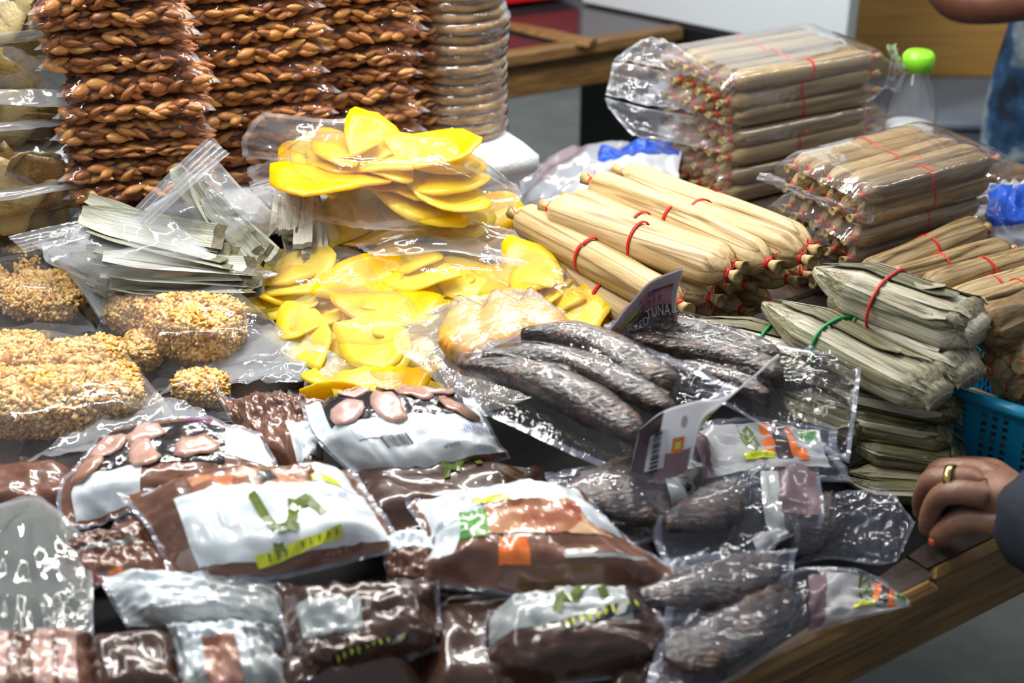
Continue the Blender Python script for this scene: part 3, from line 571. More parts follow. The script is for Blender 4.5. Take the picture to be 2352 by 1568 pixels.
# the lower ones first
mango_bag('flat clear bag of mango at the bottom, next to the brown pouches', [[(700, 800, .02), (850, 800, .025), (960, 810, .03)], [(690, 895, .025), (850, 905, .03), (1010, 895, .03)], [(700, 930, .02), (850, 930, .02), (1030, 920, .02)]], .02, 6, 31, rot=.1, sc_=1.15, zone=(.25, .8, .25, .75))
mango_bag('clear bag of folded mango slices under the textured fish pack', [[(690, 700, .035), (860, 690, .045), (1000, 690, .05)], [(600, 740, .03), (820, 770, .045), (1040, 780, .045)], [(700, 850, .02), (850, 860, .03), (1000, 870, .03)]], .04, 13, 32, rot=.3, sc_=1.1)
mango_bag('clear bag of mango in the middle of the second layer, bright rounded slices', [[(870, 560, .06), (1020, 545, .07), (1180, 580, .07)], [(850, 640, .05), (1030, 650, .06), (1250, 680, .06)], [(900, 720, .04), (1060, 730, .05), (1230, 740, .05)]], .042, 11, 33, rot=-.25, sc_=1.1)
mango_bag('slim clear bag of mango against the loose leaf rolls', [[(1100, 555, .06), (1240, 590, .075), (1380, 680, .08)], [(1080, 620, .05), (1240, 670, .065), (1420, 740, .065)], [(1100, 700, .04), (1240, 750, .05), (1400, 790, .05)]], .038, 12, 34, rot=-.6, sc_=1.05, zone=(.3, .85, .25, .75))
mango_bag('clear bag of mango touching the front leaf pouch, long flat slices', [[(590, 610, .055), (760, 570, .07), (900, 600, .07)], [(560, 660, .045), (740, 670, .055), (920, 670, .055)], [(560, 740, .03), (720, 735, .035), (890, 725, .04)]], .04, 10, 35, rot=.15, sc_=1.2, tilt=.15)
mango_bag('clear bag of orange mango under the big topmost mango bag', [[(720, 470, .112), (940, 450, .115), (1150, 470, .105)], [(690, 530, .095), (930, 530, .095), (1190, 520, .09)], [(720, 590, .07), (930, 590, .075), (1200, 580, .075)]], .035, 12, 36, rot=0., sc_=1.1, zone=(.2, .9, .25, .7),
          flaps=[[[(810, 560, .10), (1010, 505, .12), (1215, 530, .11)], [(860, 590, .095), (1030, 580, .10), (1240, 620, .09)]]])
mango_bag('big topmost clear bag of mango, piled full in front of the nut stacks', [[(590, 370, .155), (880, 365, .155), (1110, 395, .14)], [(556, 400, .15), (880, 445, .142), (1216, 446, .132)], [(700, 500, .125), (900, 530, .125), (1120, 500, .115)]], .062, 20, 37, rot=-.1, sc_=1.2, tilt=.15, zone=(.27, .76, .25, .75), wr=.008,
          flaps=[[[(602, 256, .215), (745, 272, .215), (884, 268, .205)], [(556, 318, .185), (735, 330, .19), (878, 312, .19)], [(558, 362, .165), (730, 372, .17), (868, 345, .18)]]])
# ================================================================== zip pouches with folded dry leaves
LEAFS = []
for s in range(4):
    u, v = np.meshgrid(np.linspace(0, 1, 14), np.linspace(0, 1, 5), indexing='ij'); Ll, Wl = .15, .026
    w = Wl*np.clip(np.minimum(1, .55+u*2.2), 0, 1); x = u*Ll + (.004*vn(v*7, v*3, s) * (u > .9)); y = (v-.5)*w; z = .0035*np.abs(2*v-1) + .002*vn(u*3, v, s)
    P = np.stack([x-Ll/2, y, z], -1).reshape(-1, 3); LEAFS.append(mesh('leaf_strip', np.vstack([P, P-[0, 0, .0009]]), gridf(14, 5) + [tuple(i+70 for i in q[::-1]) for q in gridf(14, 5)], [M['leafgrey'], M['leafcut']], mi=([0]*48+[1]*4)*2))
def leaf_pouch(label, rows, T, n, seed, zip_rows, fan=.10, sc_=1., axis='u', zone=(.2, .85), rot=0., uc=.5):
    r = np.random.default_rng(seed); S = Sheet(rows, .0015, 4, seed); root = thing('leaf_pouch', label, 'zip pouch', S.n.mean((0, 1)), 'zip pouches of dried leaves')
    D = dome(T, .3, .3, .0, .6)
    smesh('film', S, plus(D, crease(.0045, 6, 5, seed)), [M['film_zip'], M['film_zipseal']], root, 40, 32, two=lambda u, v: 0*u-.003, pinch=.03, mi=lambda u, v: 1 if min(u, 1-u, v, 1-v) < .022 else 0)
    Z = Sheet(zip_rows, .001, 4, seed); smesh('zip_seal', Z, lambda u, v: .0016*np.cos(v*2*np.pi*5), [M['film_zipseal'], M['film_zip']], root, 24, 41, mi=lambda u, v: 1 if (v*5) % 1 < .45 else 0)
    for k in range(n):
        t = (k+.5)/n; u = uc + r.normal(0, .02); v = zone[0] + (zone[1]-zone[0])*((k*.618) % 1); w = D(np.array([u]), np.array([v]))[0]*(.15+.7*t)
        Mx = S.M(u, v, w, rot + (0 if axis == 'u' else -math.pi/2) + (v-.5)*fan*2 + r.normal(0, fan*.35), r.normal(0, .04), r.normal(0, .25)) @ Matrix.Diagonal((S.Lu*.72/.15*sc_ if axis == 'u' else S.Lv*.72/.15*sc_, r.uniform(.8, 1.1), 1, 1)); Mx.translation -= Vector(ORG[root.name]); inst('leaf_strip', LEAFS[k % 4], root, Mx)
leaf_pouch('hazy zip pouch of grey leaves tucked underneath the front leaf pouch', [[(90, 560, .10), (330, 560, .10)], [(160, 640, .07), (420, 680, .06)], [(235, 740, .045), (480, 760, .04)]], .02, 12, 41, [[(70, 560, .105), (140, 610, .09), (240, 745, .05)], [(100, 550, .105), (170, 600, .09), (262, 735, .05)]], axis='u')
leaf_pouch('hazy zip pouch with a bundle of cut grey leaves, partly behind the mango', [[(570, 430, .135), (690, 430, .14)], [(630, 500, .11), (770, 495, .115)], [(660, 610, .075), (830, 585, .08)]], .032, 16, 42, [[(572, 422, .145), (652, 400, .15)], [(590, 455, .14), (672, 428, .145)]], axis='v', fan=.05)
leaf_pouch('hazy zip pouch of folded leaves standing upright against the almond bags', [[(330, 480, .155), (500, 370, .205)], [(420, 560, .12), (580, 450, .16)], [(560, 630, .085), (655, 500, .13)]], .03, 16, 43, [[(300, 490, .155), (400, 390, .20), (478, 318, .23)], [(340, 520, .155), (440, 430, .195), (530, 352, .22)]], axis='v', fan=.12)
leaf_pouch('glossy zip pouch fanned with long grey leaves, lying in front', [[(95, 565, .12), (330, 510, .135), (490, 545, .125)], [(110, 610, .105), (340, 580, .115), (560, 590, .105)], [(260, 660, .075), (420, 680, .08), (640, 630, .085)]], .034, 22, 44, [[(20, 545, .125), (180, 510, .135), (326, 486, .145)], [(60, 580, .12), (200, 548, .132), (336, 508, .142)]], axis='u', fan=.20, zone=(.22, .95), rot=-.26, uc=.55, sc_=1.12)
# ================================================================== puffed rice blocks
gr = ball((0, 0, 0), (.0042, .0018, .0016), 6, 4)
def rice_bag(label, rows, T, blocks, seed, gs=1.25, strips=()):
    r = np.random.default_rng(seed); S = Sheet(rows, .002, 4, seed); root = thing('rice_cake_bag', label, 'bag of rice cakes', S.n.mean((0, 1)), 'bags of puffed rice cakes')
    D = dome(T*1.05, .22, .22, .0, .5)
    for (bu, bv, hu, hv, h) in blocks:      # half sizes in metres
        a = hu; b = hv; c = h/2; n, m = 22, 15; v, f = ball((0, 0, 0), (1, 1, 1), n, m)
        e = .55; v = np.sign(v)*np.abs(v)**e; v /= np.abs(v).max(); k = 1 + .13*vn(v[:, 0]*2+v[:, 2]*3, v[:, 1]*2+5, seed+bu)
        Pl = v*[a, b, c]*k[:, None]; Mx = S.M(bu, bv, c*.98, r.normal(0, .1)); A = np.array(Mx.to_3x3()); o = np.array(Mx.translation)
        blk = part('rice_block', Pl*.93 @ A.T + o, f, M['ricecore'], root)
        ar = np.array([np.linalg.norm(np.cross(Pl[q[2]]-Pl[q[0]], Pl[q[3]]-Pl[q[1]]))/2 for q in f]); ar /= ar.sum(); g = []; cnt = int(2100*(a*b+ (a+b)*c)/.0035)
        fi = r.choice(len(f), cnt, p=ar)
        for i in range(cnt):
            q = f[fi[i]]; t = r.dirichlet([1]*len(q)); p = (Pl[list(q)]*t[:, None]).sum(0); pn = p/np.array([a, b, c])**2; 
            if p[2] < -c*.92: continue
            R = rotm(r.uniform(0, 6), r.normal(0, .5), r.uniform(0, 6)); g.append(((gr[0]*gs*r.uniform(.75, 1.2)) @ R.T + p*r.uniform(.95, 1.03), gr[1]))
        v2, f2 = join(g); o2 = part('grains', v2 @ A.T + o, f2, M['rice'], blk); o2['kind'] = 'stuff'
    smesh('film', S, plus(D, crease(.0055, 6, 5, seed)), [M['film'], M['film_seal']], root, 40, 30, two=lambda u, v: 0*u-.002, pinch=.04, mi=lambda u, v: 1 if min(u, 1-u, v, 1-v) < .02 else 0)
    for st in strips:
        Z = Sheet(st, .003, 4, seed+3); smesh('film_end', Z, crease(.007, 8, 4, seed+4), [M['film_strip'], M['film_seal']], root, 26, 16, mi=lambda u, v: 1 if min(u, 1-u, v, 1-v) < .05 else 0)
rice_bag('clear bag of reddish rice cakes half cut off, behind the other rice cakes', [[(-260, 600, .05), (0, 580, .055), (150, 620, .05)], [(-260, 790, .03), (0, 785, .03), (225, 765, .03)]], .045, [(.35, .45, .055, .05, .04), (.78, .62, .045, .035, .035), (.6, .25, .04, .03, .04)], 51)
rice_bag('clear bag of golden rice cakes with shiny film spread to its side', [[(215, 690, .035), (420, 700, .045), (590, 715, .045)], [(225, 800, .03), (420, 800, .035), (700, 800, .035)], [(330, 905, .015), (480, 880, .02), (680, 850, .02)]], .05, [(.30, .26, .034, .026, .045), (.58, .46, .05, .032, .052), (.26, .62, .02, .02, .03), (.55, .12, .03, .02, .045)], 52, strips=[[[(560, 740, .045), (690, 770, .05), (800, 835, .045)], [(350, 912, .03), (560, 880, .035), (740, 880, .035)]]])
rice_bag('clear bag of golden rice cakes nearest the brown pouches, cut by the edge', [[(-210, 840, .05), (60, 800, .06), (290, 815, .06)], [(-220, 960, .045), (80, 950, .05), (400, 930, .05)], [(-180, 1085, .03), (90, 1105, .03), (420, 1010, .035)]], .05, [(.22, .45, .05, .035, .045), (.56, .55, .052, .034, .05), (.72, .28, .04, .026, .045), (.42, .2, .04, .03, .04), (.78, .5, .03, .03, .04)], 53, strips=[[[(330, 900, .065), (440, 930, .06), (540, 990, .055)], [(60, 1060, .055), (300, 1030, .055), (500, 985, .052)]]])
rice_bag('small golden rice cake showing between the brown pouches and shiny film', [[(400, 885, .012), (530, 895, .014)], [(390, 960, .012), (540, 965, .014)]], .03, [(.5, .45, .026, .018, .03)], 54)
# ================================================================== rolls wrapped in dry leaf
def roll_shape(L, r, seed, n=24, m=34, flat=0., seam=.05):
    """body along +x from 0 to L, both ends gathered into a neck"""
    x = np.concatenate([np.linspace(0, .022, 8)[:-1], np.linspace(.022, L-.026, m-16), np.linspace(L-.026, L, 9)[1:]]); m = len(x); V = np.zeros((m, n, 3))
    g = np.sort(np.concatenate([np.linspace(.012, 2*np.pi-.012, n-2), [2.4, 2.424]]))
    for i, xx in enumerate(x):
        e = min(1, max(xx/.022, 0), max((L-xx)/.026, 0)); R = r*(.27+.73*math.sin(math.pi/2*e)**.75); k = (1-e)
        a = g - seed*1.7 - xx*(1.2+.5*(seed % 3)) + .30*float(vn(xx*11, seed, seed)); s = g/(2*np.pi); s2 = ((g-2.412) % (2*np.pi))/(2*np.pi)
        rr = R*(1 + seam*e*(s-.5) + seam*.7*e*(s2-.5) + .035*vn(np.cos(a)*1.5+xx*9, np.sin(a)*1.5+xx*5, seed) + .012*vn(np.cos(a)*7, np.sin(a)*7+xx*4, seed+3) + k*.10*np.cos(a*9+seed) + .05*k*np.cos(a*5))
        y = np.cos(a)*rr; z = np.sin(a)*rr
        if flat: y = np.sign(y)*R*(np.abs(y)/R)**(1-flat*e); z = np.sign(z)*R*(np.abs(z)/R)**(1-flat*e)
        V[i] = np.stack([np.full(n, xx), y + .0012*np.sin(xx*25+seed), z + .001*np.sin(xx*18+seed*2)], 1)
    f = []
    for i in range(m-1):
        for k in range(n): f.append((i*n+k, i*n+(k+1) % n, i*n+n+(k+1) % n, i*n+n+k))
    f.append(tuple(range(n-1, -1, -1))); f.append(tuple(range((m-1)*n, m*n))); return V.reshape(-1, 3), f
def tuft_shape(L, r, seed, n=12):
    x0 = L-.001; P = [(x0+d, rr) for d, rr in ((0, .27), (.004, .24), (.010, .33), (.016, .40))]; V = []; a = np.arange(n)*2*np.pi/n
    for i, (x, q) in enumerate(P):
        k = r*q*(1 + .14*vn(np.cos(a)*3+i, np.sin(a)*3, seed)); V.append(np.stack([np.full(n, x) + (.002*vn(a*2, a, seed) if i == 3 else 0), np.cos(a)*k, np.sin(a)*k], 1))
    V.append(np.stack([np.full(n, x0+.012), np.cos(a)*r*.26, np.sin(a)*r*.26], 1)); V.append(np.array([[x0+.011, 0, 0]])); V = np.vstack(V); f = gridf(n, 1)
    f = []
    for i in range(4):
        for k in range(n): f.append((i*n+k, i*n+(k+1) % n, i*n+n+(k+1) % n, i*n+n+k))
    for k in range(n): f.append((4*n+k, 4*n+(k+1) % n, 5*n))
    return V, f
def ring(x, r, t, seed, n=26, flat=0., turns=2, lift=1.02):
    P = []; N_ = n*turns
    for i in range(N_+1):
        a = i/n*2*np.pi; R = r*lift*(1+.02*math.sin(a*3+seed)); y, z = math.cos(a)*R, math.sin(a)*R
        if flat: y = math.copysign(R*(abs(y)/R)**(1-flat), y); z = math.copysign(R*(abs(z)/R)**(1-flat), z)
        P.append((x + t*1.6*(i/n-turns/2) + .0006*math.sin(a*2+seed), y, z))
    return tube(P, t, 5, True)
def tie_shape(L, r, seed):
    items = [ring(L-.0005, r*.27, .0011, seed, 12, 0, 3, 1.05)]; rr = np.random.default_rng(seed)
    for k in range(4):
        a = rr.uniform(0, 6.28); d = np.array([rr.uniform(-.3, .8), math.cos(a), math.sin(a)]); p = np.array([L, math.cos(a)*r*.28, math.sin(a)*r*.28]); items.append(tube([p, p+d*.004, p+d*.008+np.array([0, 0, -.002])], .0006, 4))
    return join(items)
class RollKit:
    def __init__(s, L, r, seed, mat, flat=0., n=24, m=34, band=.48, tie='red', seam=.05):
        mk = lambda nm, sh, mt: mesh(nm, *sh, M[mt]); s.L = L; s.b = mk('leaf_wrap', roll_shape(L, r, seed, n, m, flat, seam), mat)
        s.t = mk('tuft', tuft_shape(L, r, seed), 'tuft'); s.k = mk('end_tie', tie_shape(L, r, seed), tie); s.s = mk('string_band', ring(L*band, r, .0011, seed, 22, flat*.9, 2, 1.035), 'red')
        q = lambda V: V*np.array([-1, 1, 1])+np.array([L, 0, 0]); v, f = tuft_shape(L, r, seed+4); s.t2 = mk('tuft', (q(v), [g[::-1] for g in f]), 'tuft'); v, f = tie_shape(L, r, seed+5); s.k2 = mk('end_tie', (q(v), [g[::-1] for g in f]), tie)
def axisM(a, b, spin=0.):
    a = np.asarray(a); X = np.asarray(b)-a; return frame(a, X, [0, 0, 1.]) @ Matrix.Rotation(spin, 4, 'X')
LR = .27
KP = [RollKit(LR, .0205, s, 'roll', seam=.13, band=b) for s, b in ((1, .5), (2, .47), (3, .52), (4, .45))]
def loose_roll(label, a, b, k, spin, kit=None, sx=1., sr=1., band=True, group='loose leaf rolls piled in front of the bagged stacks', far=True):
    kit = kit or KP[k % 4]; L = np.linalg.norm(np.asarray(b)-np.asarray(a)); root = thing('leaf_roll', label, 'leaf roll', a, group); root.matrix_basis = axisM(a, b, spin) @ Matrix.Diagonal((L/kit.L*sx, sr, sr, 1)); I = Matrix.Identity(4)
    inst('leaf_wrap', kit.b, root, I); inst('tuft', kit.t, root, I); inst('end_tie', kit.k, root, I)
    if far: inst('tuft', kit.t2, root, I); inst('end_tie', kit.k2, root, I)
    if band: inst('string_band', kit.s, root, I)
    return root
U_ = at(1670, 628, .135) - at(1262, 478, .135)
LOOSE = [('pale leaf roll lying lowest along the mango bags, its end under the smoked fish', (1225, 570, .085), (1590, 800, .075), 0, 1.),
 ('pale leaf roll with one red band whose far end juts out beyond the others', (1192, 497, .118), (1560, 700, .11), 1, 2.2),
 ('broadest cream leaf roll on top, nearest of the upper layer', (1265, 478, .14), (1672, 628, .135), 2, 3.6),
 ('slim cream leaf roll wedged right behind the broadest one', (1312, 458, .128), (1688, 606, .128), 3, 5.),
 ('greyish tan leaf roll with a thick red band, third along the top', (1362, 418, .138), (1765, 604, .132), 0, 4.2),
 ('cream leaf roll with a thin red band just before the rearmost roll', (1425, 425, .128), (1842, 592, .135), 1, .4),
 ('rearmost loose leaf roll, leaning against the tall bagged stack', (1432, 398, .112), (1858, 568, .118), 2, 1.4)]
for i, (lb, a, b, k, sp_) in enumerate(LOOSE): loose_roll(lb, at(*a), at(*b), k, sp_, sr=.86 if 'slim' in lb else 1.)
LOW = [((1632, 682, .098), 'second layer, just under the broadest roll'), ((1655, 655, .100), 'second layer with a short tuft'), ((1712, 652, .098), 'second layer under the greyish roll'), ((1808, 640, .102), 'second layer with a long clean tuft'), ((1756, 632, .10), 'second layer half hidden between two rolls'),
       ((1842, 628, .094), 'end of the second layer by the red banded parcel'), ((1592, 728, .06), 'bottom layer nearest the printed flap'), ((1640, 724, .06), 'bottom layer, pale and short'), ((1702, 712, .058), 'bottom layer with a dark grey wrap'), ((1768, 694, .06), 'bottom layer behind the green parcel'), ((1556, 712, .065), 'bottom layer peeking beside the printed flap')]
for i, (b, lb) in enumerate(LOW):
    e = at(*b); loose_roll('leaf roll end with red tie, ' + lb, e - U_/np.linalg.norm(U_)*.262, e, i+1, i*1.3, sr=[1, .86, .8, .92, .86, .82, .86, .82, .86, .84, .7][i], band=(i == 0), far=False)
# ------------------------------------------------------------------ bagged packs of rolls
KD = [RollKit(.235, .0150, 11+s, 'rolld', .30, 20, 26, b, seam=.10) for s, b in ((0, .5), (1, .53), (2, .47))]
def roll_pack(label, o, dl, dw, nl, nw, L, dia, seed, group, flaps=(), hz=None, mi=(), bands=(0,), top=True):
    """o: lower front-left corner; dl: along the rolls; dw: across, away; hull film + rolls"""
    r = np.random.default_rng(seed); dl = dl/np.linalg.norm(dl); dw = dw - dl*dw.dot(dl); dw /= np.linalg.norm(dw); up = np.cross(dl, dw); up = up if up[2] > 0 else -up
    root = thing('roll_pack', label, 'pack of leaf rolls', o + dl*L/2 + dw*nw*dia/2, group); rel = Matrix.Translation(-Vector(ORG[root.name]))
    for j in range(nl):
        for i in range(nw):
            a = o + dw*(dia*(i+.5)*.97+r.normal(0, .0008)) + up*(dia*(j*.92+.5)) + dl*(r.normal(0, .003)); kit = KD[r.integers(3)]; sc2 = dia/.0305
            if not (i == 0 or j == nl-1 or True): continue
            b = inst('leaf_roll', kit.b, root, rel @ frame(a, dl, up) @ Matrix.Rotation(r.integers(4)*math.pi/2, 4, 'X') @ Matrix.Diagonal((L/kit.L, sc2, sc2, 1))); I = Matrix.Identity(4)
            inst('tuft', kit.t2, b, I); inst('end_tie', kit.k2, b, I)
            if i == 0 or j == nl-1: inst('string_band', kit.s, b, I)
            if i == 0: inst('tuft', kit.t, b, I); inst('end_tie', kit.k, b, I)
    H = dia*nl*.93 + .003; Wd = dia*nw*.98 + .004; v, f = [], []; nu, na = 26, 40
    for i in range(nu):
        x = -.02 + (L+.045)*i/(nu-1); e = min(1, (x+.024)/.03, (L+.029-x)/.03)
        for k in range(na):
            t = 2*np.pi*k/na; cx, sx_ = math.cos(t), math.sin(t); px_ = math.copysign(abs(cx)**.28, cx); pz = math.copysign(abs(sx_)**.28, sx_); q = .55+.45*sm(np.array(e))
            v.append(o + dl*x + dw*(Wd/2 - .002 + px_*(Wd/2+.001)*(1.0 if e > .9 else .97)) + up*(H/2 + pz*(H/2+.0008)*q + .0008*ridge(x*60, k*.4, seed)))
    for i in range(nu-1):
        for k in range(na): f.append((i*na+k, i*na+(k+1) % na, i*na+na+(k+1) % na, i*na+na+k))
    part('film', v, f, [M['film_pack']], root)
    for fl in flaps:
        Z = Sheet(fl, .003, 5, seed+1); smesh('film_end', Z, crease(.006, 8, 5, seed+2), [M['film_flap'], M['film_strip']], root, 34, 20, mi=lambda u, v: 1 if min(u, 1-u, v, 1-v) < .035 or (int(u*9+v*3) % 5 == 0) else 0)
    return root
GA, GB = 'bagged roll packs in the tall stack', 'bagged roll packs in the shorter stack'
c0 = at(1748, 478, .0); pa = at(1690, 175, .19); dlA = at(2040, 112, .19)-pa; dwA = at(1500, 95, .19)-pa; dlA[2] = dwA[2] = 0; dlA /= np.linalg.norm(dlA); dwA = np.array([-dlA[1], dlA[0], 0])
lay = .0262; ox = np.array([*pa[:2], TZ])
roll_pack('bagged roll pack at the bottom of the tall stack', ox + dlA*.006, dlA, dwA, 2, 6, .245, .0285, 61, GA)
roll_pack('bagged roll pack in the middle of the tall stack with a long loose film end', ox + ez*.055 + dlA*.012, dlA, dwA, 2, 6, .245, .0285, 62, GA,
    flaps=[[[(1388, 222, .125), (1480, 248, .12), (1600, 268, .105), (1700, 285, .09)], [(1405, 258, .11), (1500, 285, .10), (1600, 308, .085), (1720, 325, .075)], [(1452, 312, .085), (1540, 325, .08), (1640, 348, .07), (1716, 366, .062)]]])
roll_pack('bagged roll pack topmost on the tall stack, its open film end hanging down', ox + ez*.110 + dlA*.0, dlA, dwA, 3, 6, .25, .0285, 63, GA,
    flaps=[[[(1408, 142, .175), (1480, 152, .168), (1580, 166, .155), (1672, 214, .15)], [(1400, 180, .155), (1480, 200, .145), (1580, 215, .135), (1668, 248, .13)], [(1390, 220, .135), (1480, 240, .128), (1570, 256, .12), (1655, 278, .11)]],
           [[(1475, 88, .198), (1540, 96, .197), (1620, 150, .195), (1700, 175, .197)], [(1405, 140, .175), (1490, 150, .17), (1580, 168, .165), (1672, 212, .16)]],
           [[(2040, 100, .2), (2062, 112, .2)], [(2045, 150, .16), (2075, 165, .155)], [(2030, 200, .13), (2070, 215, .12)]]])
pb = at(2000, 445, .155); dlB = at(2285, 368, .155)-pb; dlB[2] = 0; dlB /= np.linalg.norm(dlB); dwB = np.array([-dlB[1], dlB[0], 0]); ob = np.array([*pb[:2], TZ])
roll_pack('bagged roll pack lowest in the shorter stack, rolls showing under the film', ob - ez*0 + dlB*.005 + dwB*.0, dlB, dwB, 2, 5, .21, .0285, 64, GB)
roll_pack('bagged roll pack in the middle of the shorter stack, ends close to the loose rolls', ob + ez*.054 + dlB*-.004 + dwB*.003, dlB, dwB, 2, 5, .21, .0285, 65, GB,
    flaps=[[[(1745, 478, .105), (1800, 500, .10), (1880, 540, .085)], [(1760, 500, .09), (1850, 545, .08), (1950, 585, .06)]]])
roll_pack('bagged roll pack on top of the shorter stack, film end folded down', ob + ez*.108, dlB, dwB, 2, 5, .215, .0285, 66, GB,
    flaps=[[[(1745, 395, .15), (1830, 425, .142), (1920, 465, .132), (2008, 500, .13)], [(1740, 408, .14), (1830, 445, .128), (1920, 485, .118), (2003, 515, .112)]],
           [[(2285, 358, .155), (2322, 374, .15)], [(2290, 400, .13), (2318, 385, .14)]], [[(1975, 420, .16), (2005, 432, .158)], [(1972, 500, .12), (2008, 516, .112)]]])
# ------------------------------------------------------------------ single rolls by and in the blue basket
KS = [RollKit(.27, .0170, 21+s, 'rolld', 0., 24, 30, b, tie=t, seam=.12) for s, b, t in ((0, .52, 'red'), (1, .42, 'red'), (2, .7, 'white_tie'))]; GS = 'leaf rolls heaped in the blue basket'
SING = [('dull leaf roll under the shorter stack with its far end in the open', (1985, 640, .075), (2255, 528, .085), 0, 1.2), ('long brown leaf roll with a red band resting beside the shorter stack', (2040, 652, .10), (2318, 578, .10), 1, 1.08),
 ('ochre leaf roll with a red band leaning over the basket', (2120, 668, .118), (2390, 590, .125), 0, 1.), ('thin striped leaf roll behind the white tied one', (2180, 700, .118), (2420, 620, .125), 1, .9), ('short ochre leaf roll with two red bands', (2215, 712, .125), (2450, 640, .13), 0, .9)]
for i, (lb, a, b, k, sr) in enumerate(SING): loose_roll(lb, at(*a), at(*b), k, i*1.7, KS[k], sr=sr, group=GS)
BASK = [((2248, 762, .145), (2440, 690, .15), 1.45, 'thick tan leaf roll tied white at its near end, on top of the basket heap', 2), ((2300, 800, .125), (2500, 730, .135), 1.2, 'leaf roll end with a bright red tie, right under the white tied roll', 0), ((2270, 848, .105), (2450, 780, .11), 1.1, 'small leaf roll end low at the corner of the basket', 1),
        ((2318, 850, .105), (2500, 780, .11), 1.15, 'leaf roll end in the middle of the basket heap', 0), ((2350, 838, .12), (2530, 760, .12), 1.2, 'leaf roll end at the border of the picture, upper one in the basket', 1), ((2302, 885, .09), (2480, 815, .09), 1.1, 'leaf roll end just above the basket rim', 0), ((2345, 895, .09), (2520, 825, .09), 1.1, 'leaf roll end lowest beside the rim, next to the border', 1)]
for i, (a, b, sr, lb, k) in enumerate(BASK): loose_roll(lb, at(*b), at(*a), k, i*1.1, KS[k], sr=sr, band=False, group=GS, far=False)

bb0, bb1 = at(2190, 876, .095), at(2420, 950, .095)
for q, (h, lb) in enumerate(((.028, 'added leaf roll darkening the lower holes of the basket'), (.060, 'added leaf roll darkening the upper holes of the basket'))):  # unseen rolls, added so that the basket holes look dark
    a = np.array([bb0[0], bb0[1], TZ+h]); b = np.array([bb1[0], bb1[1], TZ+h]); d = (b-a)/np.linalg.norm(b-a); n = np.array([-d[1], d[0], 0]); loose_roll(lb, a + n*.032, b + n*.032, 0, q, KS[0], sr=.9, band=False, far=False, group=GS)
# ================================================================== flat parcels folded from palm leaf
def parcel_pt(x, a, L, W, H, seed, pleat=True, off=0.):
    """surface of the folded parcel: x in 0..L, a angle"""
    t = x/L; e = np.clip(np.minimum(1, .10+2.4*t**.8), 0, 1)*(1-.35*sm((t-.86)/.14)); eh = np.clip(np.minimum(1, .22+2.6*t), 0, 1)*(1-.5*sm((t-.88)/.12))
    c, s = np.cos(a), np.sin(a); k = 1 + (.06*(((a*3.0+x*6+seed) % 2.09)/2.09-.5) if pleat else 0) + .03*vn(c*2+x*8, s*2, seed)
    y = np.sign(c)*np.abs(c)**.75*(W*e*k+off); z = np.sign(s)*np.abs(s)**.8*(H*eh*k+off) + .004*np.sin(x*11+seed)
    return np.stack([x+0*a, y, z], -1)
def parcel(label, a, b, W, H, seed, band=None, bt=.5, mat='palm', nstrip=7, spin=0., group='folded leaf parcels heaped by the smoked fish'):
    r = np.random.default_rng(seed); a = at(*a); b = at(*b); L = np.linalg.norm(b-a); root = thing('leaf_parcel', label, 'leaf parcel', a, group); root.matrix_basis = axisM(a, b, spin); n, m = 36, 34
    x, an = np.meshgrid(np.linspace(0, L, m), np.arange(n)*2*np.pi/n, indexing='ij'); V = parcel_pt(x, an, L, W, H, seed).reshape(-1, 3); f = []
    for i in range(m-1):
        for k in range(n): f.append((i*n+k, i*n+(k+1) % n, i*n+n+(k+1) % n, i*n+n+k))
    f += [tuple(range(n-1, -1, -1)), tuple(range((m-1)*n, m*n))]; I = Matrix.Identity(4)
    inst('leaf_body', mesh('leaf_body', V, f, M[mat]), root, I)
    for q in range(nstrip):
        a0 = .25 + 2.7*(q+.5)/nstrip + r.normal(0, .1); wd = r.uniform(.30, .5); x0, x1 = L*r.uniform(0, .1), L*r.uniform(.72, 1.0); sl = r.normal(0, .25)
        t, k = np.meshgrid(np.linspace(0, 1, 20), np.linspace(-1, 1, 5), indexing='ij'); xs = x0+(x1-x0)*t; tap = np.clip(np.minimum(t*5+.25, (1-t)*4+.4), 0, 1)
        aa = a0 + sl*(t-.5) + k*wd/2*tap; P = parcel_pt(xs, aa, L, W, H, seed, True, .0016 + .0006*q % .0011)
        P[..., 2] += .0012*np.abs(k) + .0015*sm((t-.85)/.15)*r.uniform(0, 3); P = P.reshape(-1, 3); nn = np.array([[0, 0, -.0008]])
        me = mesh('leaf_strip', np.vstack([P, P+nn]), gridf(20, 5) + [tuple(i+100 for i in g[::-1]) for g in gridf(20, 5)], M[mat if q % 3 else ('palmd' if mat == 'palm' else 'palm')]); inst('leaf_strip', me, root, I)
    # folded end flap
    t, k = np.meshgrid(np.linspace(0, 1, 8), np.linspace(-1, 1, 8), indexing='ij'); aa = math.pi*(.5) + k*1.2; P = parcel_pt(L*(.86+.145*t), aa, L, W, H, seed, False, .0028); P[..., 2] -= .010*t**3; P = P.reshape(-1, 3)
    inst('end_fold', mesh('end_fold', np.vstack([P, P-[0, 0, .001]]), gridf(8, 8) + [tuple(i+64 for i in g[::-1]) for g in gridf(8, 8)], M[mat]), root, I)
    if band:
        an = np.linspace(0, 2*np.pi, 41); P = parcel_pt(np.full(41, L*bt)+.004*np.sin(an*1+seed), an, L, W, H, seed, False, .0042); v, f = tube(P, .0017, 7, False); inst('rubber_band', mesh('rubber_band', v, f, M[band]), root, I)
    return root
parcel('dark leaf parcel flat on the black mat, lowest of the leaf parcels', (1930, 1095, .012), (2190, 1120, .012), .036, .011, 76, None, mat='palmd')
